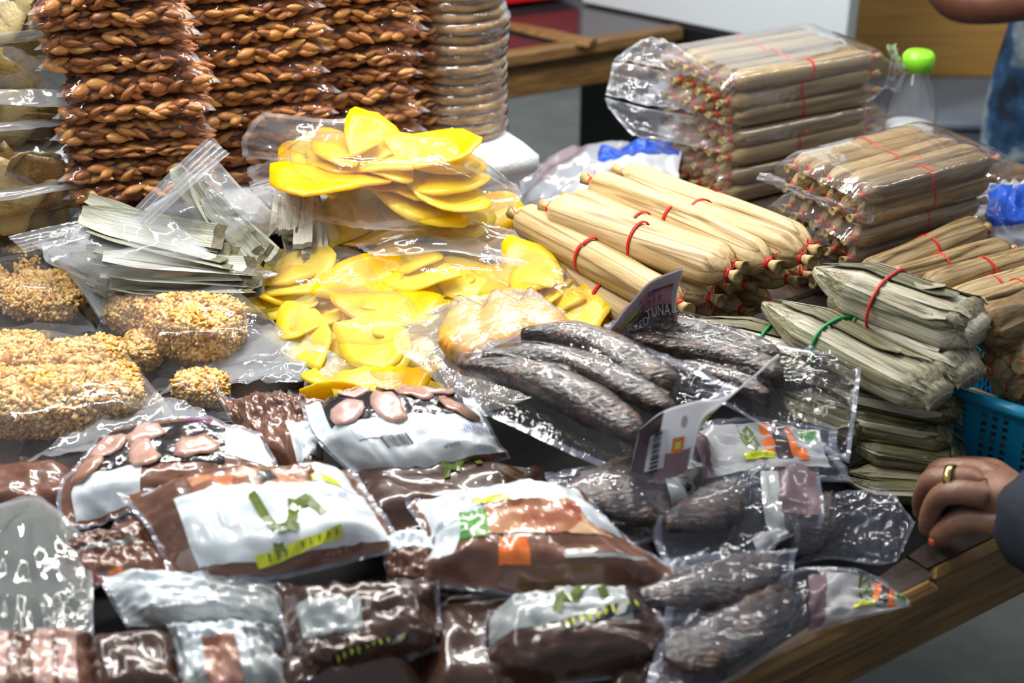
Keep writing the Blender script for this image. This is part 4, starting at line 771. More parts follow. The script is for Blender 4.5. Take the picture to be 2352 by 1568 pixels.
parcel('olive leaf parcel above the lowest one, its rounded fold towards the hand', (1925, 1010, .035), (2215, 1045, .032), .036, .013, 77, None, mat='palmd')
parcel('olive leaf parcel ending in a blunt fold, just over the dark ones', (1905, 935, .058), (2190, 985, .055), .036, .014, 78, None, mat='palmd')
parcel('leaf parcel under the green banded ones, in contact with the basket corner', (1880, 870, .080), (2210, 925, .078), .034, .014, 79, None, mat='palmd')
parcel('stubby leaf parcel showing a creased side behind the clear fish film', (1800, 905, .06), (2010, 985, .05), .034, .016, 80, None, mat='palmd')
parcel('leaf parcel with a green band, lowest and nearest the smoked fish packs', (1572, 752, .098), (2035, 868, .09), .030, .017, 71, 'greenb', .42)
loose_roll('small cut leaf roll poking out under the green banded parcels', at(1955, 872, .088), at(2082, 893, .085), 0, 0, KS[0], sr=.75, band=False, far=False, group='folded leaf parcels heaped by the smoked fish')
parcel('leaf parcel with a green band, middle one with a long open leaf', (1752, 702, .128), (2165, 905, .115), .031, .019, 72, 'greenb', .42)
parcel('leaf parcel with a green band and straight cut strips, beside the basket', (1905, 683, .130), (2236, 862, .120), .031, .019, 73, 'greenb', .32)
parcel('leaf parcel with a red rubber band, uppermost of the leaf parcels', (1872, 614, .160), (2255, 770, .150), .036, .022, 74, 'redb', .45)
# ================================================================== smoked fish in vacuum film
def proj(P):
    d = np.asarray(P) - np.array([0, 0, TZ+CAMH]); z = d[..., 1]*cp - d[..., 2]*sp; yy_ = d[..., 1]*sp + d[..., 2]*cp; return np.stack([1176 + F*d[..., 0]/z, 784 - F*yy_/z], -1)
def uvat(S, px, py):
    u, v = np.meshgrid(np.linspace(0, 1, 81), np.linspace(0, 1, 81), indexing='ij'); q = proj(S.B(u, v)); i = np.argmin(((q-[px, py])**2).sum(-1)); return u.ravel()[i], v.ravel()[i]
TXT = {}
def text2d(body):
    if body not in TXT:
        c = bpy.data.curves.new('lettering', 'FONT'); c.body = body; c.size = 1.; c.resolution_u = 3; o = bpy.data.objects.new('lettering', c); C.objects.link(o)
        bpy.context.view_layer.update(); dg = bpy.context.evaluated_depsgraph_get(); me = o.evaluated_get(dg).to_mesh()
        V = np.array([v.co[:2] for v in me.vertices]); f = [tuple(p.vertices) for p in me.polygons]; o.evaluated_get(dg).to_mesh_clear(); bpy.data.objects.remove(o); bpy.data.curves.remove(c); TXT[body] = (V, f)
    return TXT[body]
def put(root, S, wf, name, V2, f, mat, u, v, su, rot=0., eps=.0009, sv=None, flip=False):
    """lay a flat shape (2-D, metres*su) on the sheet at u, v"""
    V2 = np.asarray(V2, float)*[su, sv or su]; c, s = math.cos(rot), math.sin(rot); x = V2[:, 0]*c - V2[:, 1]*s; y = V2[:, 0]*s + V2[:, 1]*c
    if flip: x = -x
    U = np.clip(u + x/S.Lu, 0, 1); Vv = np.clip(v - y/S.Lv, 0, 1); W = (wf(U, Vv) if wf else 0*U) + eps; return part(name, S.S(U, Vv, W), f, mat, root, smooth=False)
def write(root, S, wf, body, mat, u, v, size, rot=0., eps=.0009, flip=False, stretch=1.): V, f = text2d(body); return put(root, S, wf, 'lettering', V, f, mat, u, v, size*stretch, rot, eps, size, flip)
def poly(pts): return np.array(pts, float), [tuple(range(len(pts)))]
def strokes(lines, wd):
    it = []
    for ln in lines:
        P = np.array(ln, float); d = np.gradient(P, axis=0); d /= np.linalg.norm(d, axis=1)[:, None]+1e-9; n = np.stack([-d[:, 1], d[:, 0]], 1)*wd/2; V = np.empty((2*len(P), 2)); V[0::2] = P+n; V[1::2] = P-n
        it.append((V, [(2*i, 2*i+1, 2*i+3, 2*i+2) for i in range(len(P)-1)]))
    return join([(np.c_[v, np.zeros(len(v))], f) for v, f in it])
def put_strokes(root, S, wf, name, lines, wd, mat, u, v, su, rot=0., eps=.0009): V, f = strokes(lines, wd); return put(root, S, wf, name, V[:, :2], f, mat, u, v, su, rot, eps)
def barcode(root, S, wf, u, v, w, h, rot=0., eps=.0012, seed=0):
    r = np.random.default_rng(seed); x = 0; it = []
    while x < 1:
        b = r.choice([.02, .035, .055]); it.append((np.array([[x, 0, 0], [x+b, 0, 0], [x+b, 1, 0], [x, 1, 0]]), [(0, 1, 2, 3)])); x += b + r.choice([.02, .04])
    V, f = join(it); put(root, S, wf, 'barcode', (V[:, :2]-.5), f, M['ink'], u, v, w, rot, eps, h)
def loin(root, S, p, q, a, h, seed, mat='tuna', name='fish_fillet', w0=.0):
    """tapering fillet between two pixels of the sheet; returns its bump for the film"""
    (u0, v0), (u1, v1) = uvat(S, *p), uvat(S, *q); m, n = 34, 20; t, an = np.meshgrid(np.linspace(0, 1, m), np.arange(n)*2*np.pi/n, indexing='ij')
    du, dv = (u1-u0)*S.Lu, (v1-v0)*S.Lv; L = math.hypot(du, dv); px_, pv = -dv/L, du/L
    tp = np.clip(np.sin(np.pi*np.clip(t*.93+.05, 0, 1))**.45, .05, 1)*(.62+.55*t); c, s = np.cos(an), np.sin(an)
    k = 1 + .10*vn(t*9, an*1.2+np.cos(an), seed) + .07*ridge(t*26, c*3+s, seed+2) + .04*vn(t*60, an*4, seed+3)
    y = np.sign(c)*np.abs(c)**.8*a*tp*k; z = w0 + h*.5*(1 + np.sign(s)*np.abs(s)**.75*np.minimum(1, .45+tp*.6)*k)
    y = y + .004*np.sin(t*5+seed); U = u0+(u1-u0)*t + y*px_/S.Lu; V = v0+(v1-v0)*t + y*pv/S.Lv; P = S.S(U, V, z).reshape(-1, 3); f = []
    for i in range(m-1):
        for j in range(n): f.append((i*n+j, i*n+(j+1) % n, i*n+n+(j+1) % n, i*n+n+j))
    f += [tuple(range(n-1, -1, -1)), tuple(range((m-1)*n, m*n))]; part(name, P, f, M[mat], root)
    def bump(u, v):
        x = (u-u0)*S.Lu; y = (v-v0)*S.Lv; tt = (x*du + y*dv)/L/L; d = (x*px_ + y*pv); tc = np.clip(tt, 0, 1); o = np.hypot(d, (tt-tc)*L); wd = a*np.clip(np.sin(np.pi*np.clip(tc*.93+.05, 0, 1))**.45, .05, 1)*(.62+.55*tc)
        return (w0+h*1.12)*np.where(o < wd, 1 - .35*(o/wd)**2.5, .65*np.clip(1-(o-wd)/.009, 0, 1)**1.5)
    return bump
def vac(label, rows, loins, seed, name='fish_pack', nu=64, nv=48, fm='film_vac2', fs='film_vacseal', cat='fish pack', group='vacuum packs of smoked fish', wav=.002, cr=.004, mat='tuna', seam=.035, pinch=.02):
    S = Sheet(rows, wav, 4, seed); root = thing(name, label, cat, S.n.mean((0, 1)), group); bs = [loin(root, S, *l, seed=seed+i, mat=mat) for i, l in enumerate(loins)]
    def top(u, v):
        w = 0*u
        for b in bs: w = np.maximum(w, b(u, v))
        c = crease(cr, 8, 6, seed)(u, v); return w + .0012 + c*np.exp(-w/.006) + .0006*ridge(u*34, v*26, seed)*(w > .004)
    smesh('film', S, top, [M[fm], M[fs]], root, nu, nv, two=lambda u, v: 0*u-.0015, pinch=pinch, mi=lambda u, v: 1 if min(u, 1-u, v, 1-v) < seam else 0); return root, S, top
W0 = lambda u, v: 0*u
def flap(root, rows, mat, name, seed, nu=30, nv=16, cr=.0, eps=0., **k):
    Z = Sheet(rows, .0008, 4, seed); wf = crease(cr, 6, 4, seed); smesh(name, Z, wf, mat, root, nu, nv, two=lambda u, v: wf(u, v)-.0007, **k); return Z, wf
# lower packs, mostly dark film over dark fillets
vac('clear fish pack lying at the table edge behind the lowest printed one, dark inside', [[(1440, 1300, .055), (1620, 1270, .06), (1830, 1260, .05)], [(1420, 1400, .045), (1620, 1380, .045), (1820, 1350, .035)], [(1460, 1490, .03), (1640, 1450, .03), (1790, 1400, .02)]], [((1470, 1390), (1780, 1330), .022, .018)], 81)
r7, S7, w7 = vac('fish pack hanging at the table edge with a white printed end and orange picture', [[(1530, 1390, .055), (1690, 1365, .05), (1850, 1300, .035), (1990, 1318, .02), (2092, 1383, .007)], [(1500, 1490, .045), (1680, 1470, .04), (1850, 1390, .025), (1980, 1372, .012), (2091, 1386, .006)], [(1470, 1610, .045), (1650, 1580, .03), (1840, 1465, .010), (1960, 1425, .005), (2090, 1392, .004)]], [((1520, 1500), (1800, 1400), .022, .018)], 82)
def printed_end(root, S, w, u0, u1, v0, v1, s=1.):
    smesh('printed_panel', S, w, M['whiteprint'], root, 20, 16, (u0, u1, v0, v1), eps=.0008); du, dv = u1-u0, v1-v0; U = lambda a: u0+du*a; Vv = lambda b: v0+dv*b
    smesh('plum_band', S, w, M['plum'], root, 8, 12, (u0-.14*du, U(.02), v0, v1), eps=.0010)
    for a, b, c, d, m in ((.62, .74, .02, .80, 'plumd'), (.54, .63, .02, .62, 'orange'), (.74, .80, .05, .75, 'orange'), (.78, .86, .55, .86, 'orange'), (.84, .97, .05, .42, 'leafg')):
        smesh('picture_patch', S, w, M[m], root, 6, 6, (U(a), U(b), Vv(c), Vv(d)), eps=.0013)
    put_strokes(root, S, w, 'green_emblem', [[(-.3, .9), (-.22, .3), (0, -.2), (.25, -.55)], [(-.1, .5), (.1, .75), (.3, .4), (.1, .15), (-.08, .35)], [(.05, .0), (.35, .2), (.5, -.3)], [(.1, -.2), (.3, -.5)]], .17, M['dgreen'], U(.42), Vv(.38), .022*s, 0, .0016)
    smesh('yellow_strip', S, w, M['ygreen'], root, 10, 4, (U(.34), U(.60), Vv(.62), Vv(.77)), eps=.0017)
    r = np.random.default_rng(5); put_strokes(root, S, w, 'lettering', [[(x, -.3+r.uniform(0, .2)), (x+.02, .3), (x+r.uniform(.05, .12), .3-r.uniform(0, .5))] for x in np.linspace(-1.1, 1.1, 9)], .07, M['dgreen'], U(.47), Vv(.695), .0075*s, 0, .0021)
printed_end(r7, S7, w7, .57, .985, .12, .93, 1.1)
vac('clear fish pack with an empty rounded film end reaching towards the hand', [[(1800, 1165, .04), (1960, 1122, .045), (2040, 1130, .042), (2102, 1200, .03)], [(1800, 1240, .03), (1920, 1210, .03), (2010, 1220, .028), (2085, 1245, .022)], [(1780, 1310, .012), (1900, 1285, .012), (2010, 1298, .010), (2058, 1290, .010)]], [((1790, 1240), (1900, 1215), .03, .02)], 83, cr=.005)
r5, S5, w5 = vac('fish pack with a drooping grey printed flap in the middle of the fish heap', [[(1480, 1150, .07), (1640, 1110, .072), (1760, 1060, .075), (1880, 1055, .07)], [(1500, 1250, .06), (1650, 1215, .06), (1770, 1180, .06), (1895, 1190, .055)], [(1560, 1370, .045), (1690, 1350, .04), (1790, 1250, .045), (1870, 1205, .045)]], [((1520, 1220), (1700, 1160), .024, .02)], 84)
smesh('printed_panel', S5, w5, M['plum'], r5, 12, 10, (.72, .97, .04, .5), eps=.001); smesh('picture_patch', S5, w5, M['gpanel'], r5, 8, 12, (.62, .74, .1, .9), eps=.0012); smesh('picture_patch', S5, w5, M['whiteprint'], r5, 8, 10, (.50, .72, .72, .95), eps=.0014)
r4, S4, w4 = vac('fish pack with a pale blank label corner under the two upper fish packs', [[(1250, 1090, .075), (1480, 1060, .08), (1700, 1080, .075)], [(1290, 1180, .065), (1480, 1150, .07), (1680, 1150, .065)], [(1360, 1280, .05), (1520, 1240, .055), (1680, 1200, .055)]], [((1300, 1160), (1540, 1160), .03, .022), ((1380, 1120), (1600, 1110), .024, .02)], 85)
smesh('printed_panel', S4, w4, M['gpanel'], r4, 10, 8, (.60, .95, .42, .82), eps=.001)
r3, S3, w3 = vac('fish pack with a white printed end and a yellow strip, below the two top packs', [[(1420, 1010, .088), (1560, 985, .09), (1720, 955, .092), (1925, 985, .085)], [(1440, 1070, .078), (1580, 1060, .08), (1740, 1035, .08), (1930, 1035, .075)], [(1480, 1130, .065), (1620, 1140, .065), (1770, 1105, .065), (1960, 1105, .058)]], [((1450, 1060), (1600, 1050), .026, .02)], 86)
printed_end(r3, S3, w3, .42, .93, .10, .80, .8)
# textured pack of yellow pieces
rY, SY, wY = vac('embossed milky vacuum pack of yellow orange pieces, under the smoked fish', [[(1010, 700, .085), (1120, 672, .10), (1205, 662, .10), (1300, 720, .09)], [(900, 782, .085), (1060, 770, .092), (1180, 770, .095), (1300, 790, .09)], [(985, 860, .07), (1060, 880, .075), (1150, 880, .08), (1290, 850, .085)], [(1075, 945, .06), (1110, 945, .062), (1170, 930, .07), (1280, 890, .08)]],
    [((1060, 745), (1120, 840), .030, .030), ((1140, 735), (1180, 830), .030, .034), ((1215, 730), (1250, 810), .028, .032)], 87, fm='film_emb', fs='film_emb', mat='yel', name='yellow_pack', cat='vacuum pack', group=None, cr=.005)
# the two top packs
r2, S2, w2 = vac('smoked fish pack whose printed flap with lettering stands up behind it', [[(1385, 745, .105), (1580, 735, .118), (1790, 790, .122), (1900, 805, .128), (1985, 788, .135)], [(1395, 800, .108), (1590, 825, .112), (1780, 880, .112), (1890, 900, .115), (1972, 925, .112)], [(1470, 870, .095), (1640, 920, .095), (1790, 1000, .098), (1880, 1035, .09), (1950, 1062, .085)]],
    [((1430, 770), (1790, 852), .017, .026), ((1425, 800), (1800, 898), .017, .030), ((1500, 845), (1770, 930), .015, .022)], 88, cr=.007, fm='film_vac')
Z, wf = flap(r2, [[(1383, 776, .135), (1440, 706, .16), (1492, 648, .185), (1570, 616, .20)], [(1392, 780, .13), (1450, 730, .145), (1502, 694, .155), (1553, 690, .16)], [(1402, 788, .125), (1462, 772, .125), (1510, 765, .125), (1560, 762, .13)]], M['plum'], 'label_flap', 90)
smesh('white_edge', Z, wf, M['whiteprint'], r2, 26, 5, (0, .98, .0, .20), eps=.0006); smesh('white_edge', Z, wf, M['whiteprint'], r2, 5, 14, (.93, 1, 0, .7), eps=.0007); smesh('dark_band', Z, wf, M['plumd'], r2, 20, 10, (.30, .95, .56, 1), eps=.0006)
smesh('white_panel', Z, wf, M['whiteprint'], r2, 14, 12, (.06, .48, .1, .52), eps=.0005)
smesh('orange_edge', Z, wf, M['orange'], r2, 8, 6, (.0, .16, .35, .85), eps=.0012)
for q in range(2): put(r2, Z, wf, 'leaf_print', *poly([(-.5, -.05), (-.2, -.10), (.2, -.08), (.55, .02), (.2, .09), (-.2, .06)]), M['ygreen' if q == 0 else 'dgreen'], .28+.03*q, .40+.20*q, .032, .15, .0014)
write(r2, Z, wf, 'SMOKED', M['silver'], .06, .90, .0108, .10, .0018); write(r2, Z, wf, 'TUNA', M['silver'], .51, .74, .0128, .02, .0018)
write(r2, Z, wf, 'Mif', M['blue'], .76, .34, .011, .05, .0014, flip=True)
put_strokes(r2, Z, wf, 'lettering', [[(-1.6, -.2), (-1.2, .0), (-.9, -.1), (-.7, .2)], [(-.4, -.2), (-.1, .0), (-.2, .3), (-.5, .25)], [(.2, -.25), (.5, .0), (.35, .2), (.55, .35)], [(.9, -.2), (1.2, .05), (1.3, .3), (1.0, .25), (1.1, .05)], [(-1.2, .7), (-1.0, .85)], [(-.3, .7), (0, .85)], [(.5, .65), (.5, .95), (.75, .95)], [(1.2, .75), (1.5, .95)]], .09, M['ink'], .62, .44, .011, .05, .0014)
put_strokes(r2, Z, wf, 'lettering', [[(-1, 0), (-.3, .03)], [(-.2, 0), (.4, .03)], [(.5, 0), (1, .02)]], .10, M['ink'], .80, .22, .011, .0, .0014)
r1, S1, w1 = vac('smoked fish pack of three dark glossy fillets on top, barcode flap curling up', [[(1125, 775, .125), (1330, 752, .132), (1530, 812, .132), (1700, 890, .128)], [(1052, 850, .115), (1230, 852, .122), (1420, 915, .122), (1600, 985, .118)], [(1045, 925, .092), (1150, 968, .092), (1310, 1045, .088), (1470, 1112, .085)]],
    [((1070, 862), (1480, 1028), .0165, .036), ((1120, 836), (1550, 958), .0125, .024), ((1205, 802), (1560, 915), .0155, .030)], 89, cr=.006, seam=.05, fm='film_vac')
Z, wf = flap(r1, [[(1470, 985, .135), (1525, 945, .152), (1600, 922, .16), (1655, 916, .155), (1715, 880, .152), (1788, 812, .148)], [(1455, 1050, .11), (1512, 1020, .12), (1592, 1000, .128), (1612, 960, .138), (1670, 915, .145), (1790, 816, .146)], [(1442, 1112, .088), (1500, 1106, .092), (1576, 1078, .10), (1604, 995, .125), (1650, 938, .14), (1792, 820, .144)]], M['whiteprint'], 'label_flap', 91)
smesh('plum_band', Z, wf, M['plumd'], r1, 8, 14, (0, .20, .0, .97), eps=.0007); smesh('plum_band', Z, wf, M['plum'], r1, 10, 8, (.20, .40, .66, 1), eps=.0008)
smesh('barcode_label', Z, wf, M['whiteprint'], r1, 8, 12, (.12, .25, .30, .84), eps=.0012); barcode(r1, Z, wf, .185, .57, .026, .012, math.pi/2, .0018, 4)
smesh('flag_sticker', Z, wf, M['orange'], r1, 6, 6, (.28, .34, .46, .68), eps=.0013); smesh('flag_centre', Z, wf, M['ygreen'], r1, 5, 5, (.295, .325, .52, .62), eps=.0018)
put(r1, Z, wf, 'round_mark', *poly([(math.cos(a), math.sin(a)) for a in np.linspace(0, 6.1, 14)]), M['silver'], .33, .24, .004, 0, .0014)
smesh('yellow_patch', Z, wf, M['ygreen'], r1, 6, 6, (.62, .74, .40, .9), eps=.0014)
# ================================================================== brown printed pouches heaped in front
def pouch(label, rows, T, seed, mat='brown', els=(), chunks=None, nu=44, nv=34, wav=.003, cr=.006, mu=.20, mv=.22, margin=True):
    """els: (kind, u0, u1, v0, v1 ...) laid on the top face"""
    S = Sheet(rows, wav, 3, seed); root = thing('printed_pouch', label, 'pouch', S.n.mean((0, 1)), 'brown printed vacuum pouches heaped at the front'); D = dome(T, mu, mv, .03, .55); c = crease(cr, 5, 4, seed); c2 = crease(cr*.45, 14, 11, seed+3)
    top = lambda u, v: D(u, v)*(1 + .10*vn(u*5, v*5, seed)) + c(u, v)*(1-.55*D(u, v)/max(T, 1e-4)) + c2(u, v)
    smesh('pouch_film', S, top, [M[mat], M['film_vacseal']], root, nu, nv, two=lambda u, v: -.15*D(u, v)-.002 + .6*c(u, v), pinch=.03, mi=(lambda u, v: 1 if min(u, 1-u, v, 1-v) < .018 else 0) if margin else None)
    for e in els:
        k = e[0]
        if k == 'strip': _, u, v, su, rot, dark = e; put_el(root, S, top, u, v, su, rot, dark); continue
        if k == 'emblem': _, u, v, su, rot = e; put_strokes(root, S, top, 'green_emblem', [[(-.9, .9), (-.75, .2), (-.6, -.3), (-.75, -.9)], [(-.6, -.3), (-.2, -.35), (.1, .05), (.3, .5)], [(.1, .1), (.5, .35), (.85, .45)], [(.75, .5), (.9, .1), (1.0, -.25)], [(-.2, -.3), (.05, -.5)]], .32, M['dgreen'], u, v, su, rot, .0016); continue
        if k == 'bar': _, u, v, w, h, rot = e; barcode(root, S, top, u, v, w, h, rot, .0018, seed); continue
        if k == 'text': _, u, v, su, rot, m = e; r = np.random.default_rng(seed); put_strokes(root, S, top, 'lettering', [[(x, -.3), (x+.04, .3), (x+.12, r.uniform(-.3, .3))] for x in np.linspace(-1.2, 1.2, 9)], .09, M[m], u, v, su, rot, .0016); continue
        _, u0, u1, v0, v1, m, lv = e; i0, i1, j0, j1 = round(u0*(nu-1)), max(round(u1*(nu-1)), round(u0*(nu-1))+1), round(v0*(nv-1)), max(round(v1*(nv-1)), round(v0*(nv-1))+1)
        smesh({'panel': 'printed_panel', 'pic': 'food_picture', 'patch': 'print_patch', 'seal': 'seal_line'}[k], S, top, M[m], root, i1-i0+1, j1-j0+1, (i0/(nu-1), i1/(nu-1), j0/(nv-1), j1/(nv-1)), eps=.0005*lv, pinch=.03)
    if chunks:
        u0, u1, v0, v1, n = chunks; i0, i1, j0, j1 = round(u0*(nu-1)), round(u1*(nu-1)), round(v0*(nv-1)), round(v1*(nv-1)); smesh('window', S, top, M['dark'], root, i1-i0+1, j1-j0+1, (i0/(nu-1), i1/(nu-1), j0/(nv-1), j1/(nv-1)), eps=.0011, pinch=.03); r = np.random.default_rng(seed+5); pts = []
        for k in range(900):
            u, v = r.uniform(u0+.05, u1-.05), r.uniform(v0+.07, v1-.07)
            if all(((u-a)*S.Lu/.030)**2 + ((v-b)*S.Lv/.020)**2 > 1 for a, b in pts): pts.append((u, v))
            if len(pts) >= n: break
        for i, (u, v) in enumerate(pts):
            out = blob(12, .0165, .0115, seed*3+i, .22); rr = r.normal(0, .5); a = np.arange(12); V, f = slab(out, .005, curl=.05, seed=i, ring=3)
            c_, s_ = math.cos(rr), math.sin(rr); x = V[:, 0]*c_-V[:, 1]*s_; y = V[:, 0]*s_+V[:, 1]*c_; U = u+x/S.Lu; W = v+y/S.Lv; part('meat_slice', S.S(U, W, top(U, W)+.0022+V[:, 2]*.8), f, M['slice'], root)
    return root, S, top
def put_el(root, S, top, u, v, su, rot, dark):
    put(root, S, top, 'yellow_strip', np.array([(x, y) for x in np.linspace(-1, 1, 9) for y in (-.11, .11)]), [(2*i, 2*i+2, 2*i+3, 2*i+1) for i in range(8)], M['ink' if dark else 'ygreen'], u, v, su, rot, .0014)
    r = np.random.default_rng(3); put_strokes(root, S, top, 'lettering', [[(x, -.08+r.uniform(0, .04)), (x+.02, .08), (x+r.uniform(.04, .09), .08-r.uniform(0, .14))] for x in np.linspace(-.88, .86, 10)], .055 if dark else .035, M['ygreen' if dark else 'dgreen'], u, v, su, rot, .0020)
# fillers low down in the heap
FIL = [([[(-80, 1085, .034), (190, 1075, .038)], [(-80, 1200, .024), (210, 1185, .03)]], 'brown pouch at the border, mostly hidden by the nearest rice cakes', 'brown'),
 ([[(140, 1190, .025), (420, 1150, .03)], [(160, 1330, .02), (470, 1300, .02)]], 'brown pouch buried at the back of the heap beside the rice cakes', 'dbrown'),
 ([[(180, 1470, .035), (420, 1440, .04)], [(200, 1640, .02), (450, 1620, .02)]], 'dark pouch at the bottom of the picture next to the clear bag', 'dbrown'),
 ([[(760, 1080, .045), (1250, 1070, .05)], [(800, 1230, .04), (1240, 1200, .045)]], 'dark brown pouch with a green emblem, squeezed under the meat slice pouch', 'dbrown'),
 ([[(560, 1440, .03), (960, 1400, .03)], [(580, 1640, .015), (1000, 1600, .015)]], 'dark pouch at the very front under the yellow lettered one', 'dbrown'),
 ([[(960, 1380, .035), (1280, 1350, .035)], [(960, 1640, .015), (1300, 1640, .015)]], 'dark pouch under the grey printed one at the front', 'dbrown'),
 ([[(1180, 1180, .035), (1500, 1200, .04)], [(1180, 1400, .03), (1560, 1420, .025)]], 'dark pouch hidden below the pouch with green leaves', 'dbrown'),
 ([[(1380, 1430, .03), (1640, 1440, .025)], [(1360, 1650, .015), (1560, 1640, .012)]], 'dark pouch at the front next to the clear fish packs', 'dbrown')]
for i, (rw, lb, mt) in enumerate(FIL): pouch(lb, rw, .022, 120+i, mt, [('emblem', .6, .30, .018, .1)] if i == 3 else [], nu=26, nv=20)
pouch('crumpled brown pouch end folded upwards beside the slices of meat', [[(495, 903, .070), (600, 900, .075), (700, 905, .075)], [(540, 990, .055), (640, 985, .06), (730, 975, .06)], [(600, 1080, .045), (680, 1090, .05), (750, 1045, .05)]], .016, 101, 'brown', [('panel', .55, .95, .62, .95, 'wpanel', 1)], cr=.012)
pouch('printed pouch with a window of pinkish brown meat slices and a barcode', [[(688, 925, .075), (880, 900, .082), (1095, 908, .085)], [(715, 1010, .068), (930, 995, .078), (1135, 985, .08)], [(845, 1115, .05), (1010, 1105, .058), (1175, 1050, .062)]], .02, 102, 'brown',
      [('panel', .03, .97, .06, .90, 'wpanel', 1), ('bar', .40, .70, .022, .010, .1), ('text', .86, .62, .010, .1, 'blue'), ('text', .66, .80, .006, .1, 'ink'), ('patch', .20, .34, .56, .66, 'wpanel', 3)], chunks=(.12, .90, .04, .50, 16))
pouch('printed pouch of meat slices with a magenta patch, partly under the rice cakes', [[(225, 1000, .078), (410, 955, .08), (600, 985, .075)], [(130, 1110, .064), (360, 1075, .07), (650, 1080, .065)], [(140, 1225, .05), (340, 1175, .058), (640, 1130, .055)]], .018, 103, 'brown',
      [('panel', .10, .46, .50, .94, 'wpanel', 1), ('panel', .62, .97, .06, .50, 'wpanel', 1), ('patch', .60, .72, .06, .20, 'magenta', 2)], chunks=(.14, .80, .22, .62, 13))
pouch('brown pouch corner with an embossed seal, sticking out beside the clear bag', [[(115, 1245, .066), (230, 1215, .07), (330, 1175, .075)], [(130, 1300, .056), (260, 1270, .06), (380, 1250, .062)], [(145, 1362, .047), (300, 1345, .05), (440, 1330, .052)]], .010, 104, 'brown', [('seal', .15, .75, .42, .47, 'gpanel', 1), ('patch', .28, .48, .84, .98, 'orange', 1)], cr=.008)
pouch('white printed pouch with a red corner, under the pouch with the palm emblem', [[(220, 1320, .056), (440, 1300, .06), (650, 1310, .06)], [(250, 1385, .048), (460, 1370, .05), (690, 1370, .05)], [(290, 1440, .038), (500, 1450, .04), (740, 1440, .04)]], .016, 105, 'gpanel', [('panel', .02, .55, .05, .75, 'wpanel', 1), ('patch', .30, .45, .03, .12, 'orange', 2), ('panel', .55, .95, .30, .85, 'gpanel', 1)], cr=.008)
pouch('big brown and white pouch with a green palm emblem over a yellow strip', [[(268, 1135, .088), (540, 1080, .092), (818, 1078, .09)], [(330, 1215, .08), (600, 1185, .088), (880, 1160, .085)], [(390, 1330, .062), (640, 1335, .066), (935, 1255, .07)]], .022, 106, 'brown',
      [('pic', .26, .76, .24, .40, 'pic', 1), ('panel', .16, .95, .40, .90, 'wpanel', 1), ('panel', .72, .93, .18, .42, 'wpanel', 1), ('patch', .74, .86, .32, .38, 'ygreen', 2), ('emblem', .60, .66, .024, .15), ('strip', .60, .87, .034, .12, False), ('text', .80, .52, .007, .1, 'blue'), ('seal', .08, .80, .12, .145, 'gpanel', 1)], cr=.007)
pouch('white pouch printed with green leaves and a plate of meat, long brown end', [[(930, 1155, .083), (1130, 1118, .088), (1330, 1125, .084)], [(965, 1245, .076), (1190, 1215, .082), (1450, 1230, .076)], [(900, 1335, .058), (1220, 1375, .056), (1625, 1335, .056)]], .02, 107, 'brown',
      [('panel', .05, .93, .05, .52, 'wpanel', 1), ('pic', .34, .86, .40, .64, 'pic', 2), ('patch', .20, .34, .42, .66, 'leafg', 2), ('patch', .30, .48, .34, .40, 'ygreen', 3), ('patch', .80, .95, .36, .54, 'wpanel', 3), ('patch', .40, .52, .66, .86, 'orange', 1), ('panel', .06, .20, .45, .80, 'wpanel', 1), ('seal', .62, .90, .80, .83, 'gpanel', 1)], cr=.008)
pouch('small brown and white pouch end between the palm emblem pouch and the leaf printed one', [[(870, 1235, .068), (960, 1220, .07), (1060, 1230, .07)], [(880, 1290, .06), (970, 1285, .062), (1080, 1300, .06)], [(890, 1360, .045), (980, 1365, .046), (1090, 1370, .045)]], .014, 112, 'brown', [('panel', .1, .9, .1, .45, 'wpanel', 1), ('panel', .7, .95, .45, .9, 'wpanel', 1)], cr=.010)
pouch('grey printed pouch with dark green emblem and yellow lettering at the front', [[(1120, 1400, .056), (1300, 1372, .056), (1490, 1378, .055)], [(1100, 1480, .048), (1300, 1450, .052), (1540, 1440, .05)], [(1140, 1600, .025), (1330, 1575, .03), (1580, 1525, .03)]], .024, 108, 'dbrown',
      [('panel', .05, .82, .04, .55, 'gpanel', 1), ('emblem', .56, .25, .020, -.1), ('strip', .66, .50, .030, .22, True), ('strip', .36, .06, .026, .1, True)], cr=.006)
pouch('dark brown pouch with a strip of yellow lettering, front of the heap', [[(620, 1345, .060), (820, 1330, .062), (1010, 1335, .060)], [(650, 1470, .046), (830, 1450, .048), (1020, 1430, .048)], [(680, 1570, .03), (850, 1545, .033), (1030, 1490, .035)]], .022, 109, 'dbrown', [('strip', .52, .80, .030, .15, True), ('panel', .12, .5, .3, .6, 'gpanel', 1)], cr=.008)
pouch('pinkish white crumpled pouch near the bottom between darker ones', [[(380, 1430, .05), (500, 1420, .052), (640, 1430, .05)], [(400, 1500, .04), (520, 1490, .042), (660, 1500, .04)], [(420, 1620, .025), (540, 1620, .027), (690, 1600, .025)]], .016, 110, 'gpanel', [('panel', .1, .7, .1, .8, 'wpanel', 1), ('patch', .3, .6, .45, .9, 'slice', 2)], cr=.012)
pouch('brown pouch of sliced strips at the lower corner of the heap', [[(-80, 1450, .05), (80, 1440, .05), (215, 1450, .045)], [(-80, 1530, .04), (80, 1520, .04), (225, 1520, .04)], [(-80, 1660, .025), (80, 1650, .025), (235, 1620, .025)]], .018, 111, 'brown', [('patch', .2, .32, .1, .95, 'slice', 1), ('patch', .36, .5, .08, .95, 'brown', 2), ('patch', .54, .68, .1, .95, 'slice', 1), ('patch', .72, .86, .1, .95, 'slice', 1)], cr=.006)
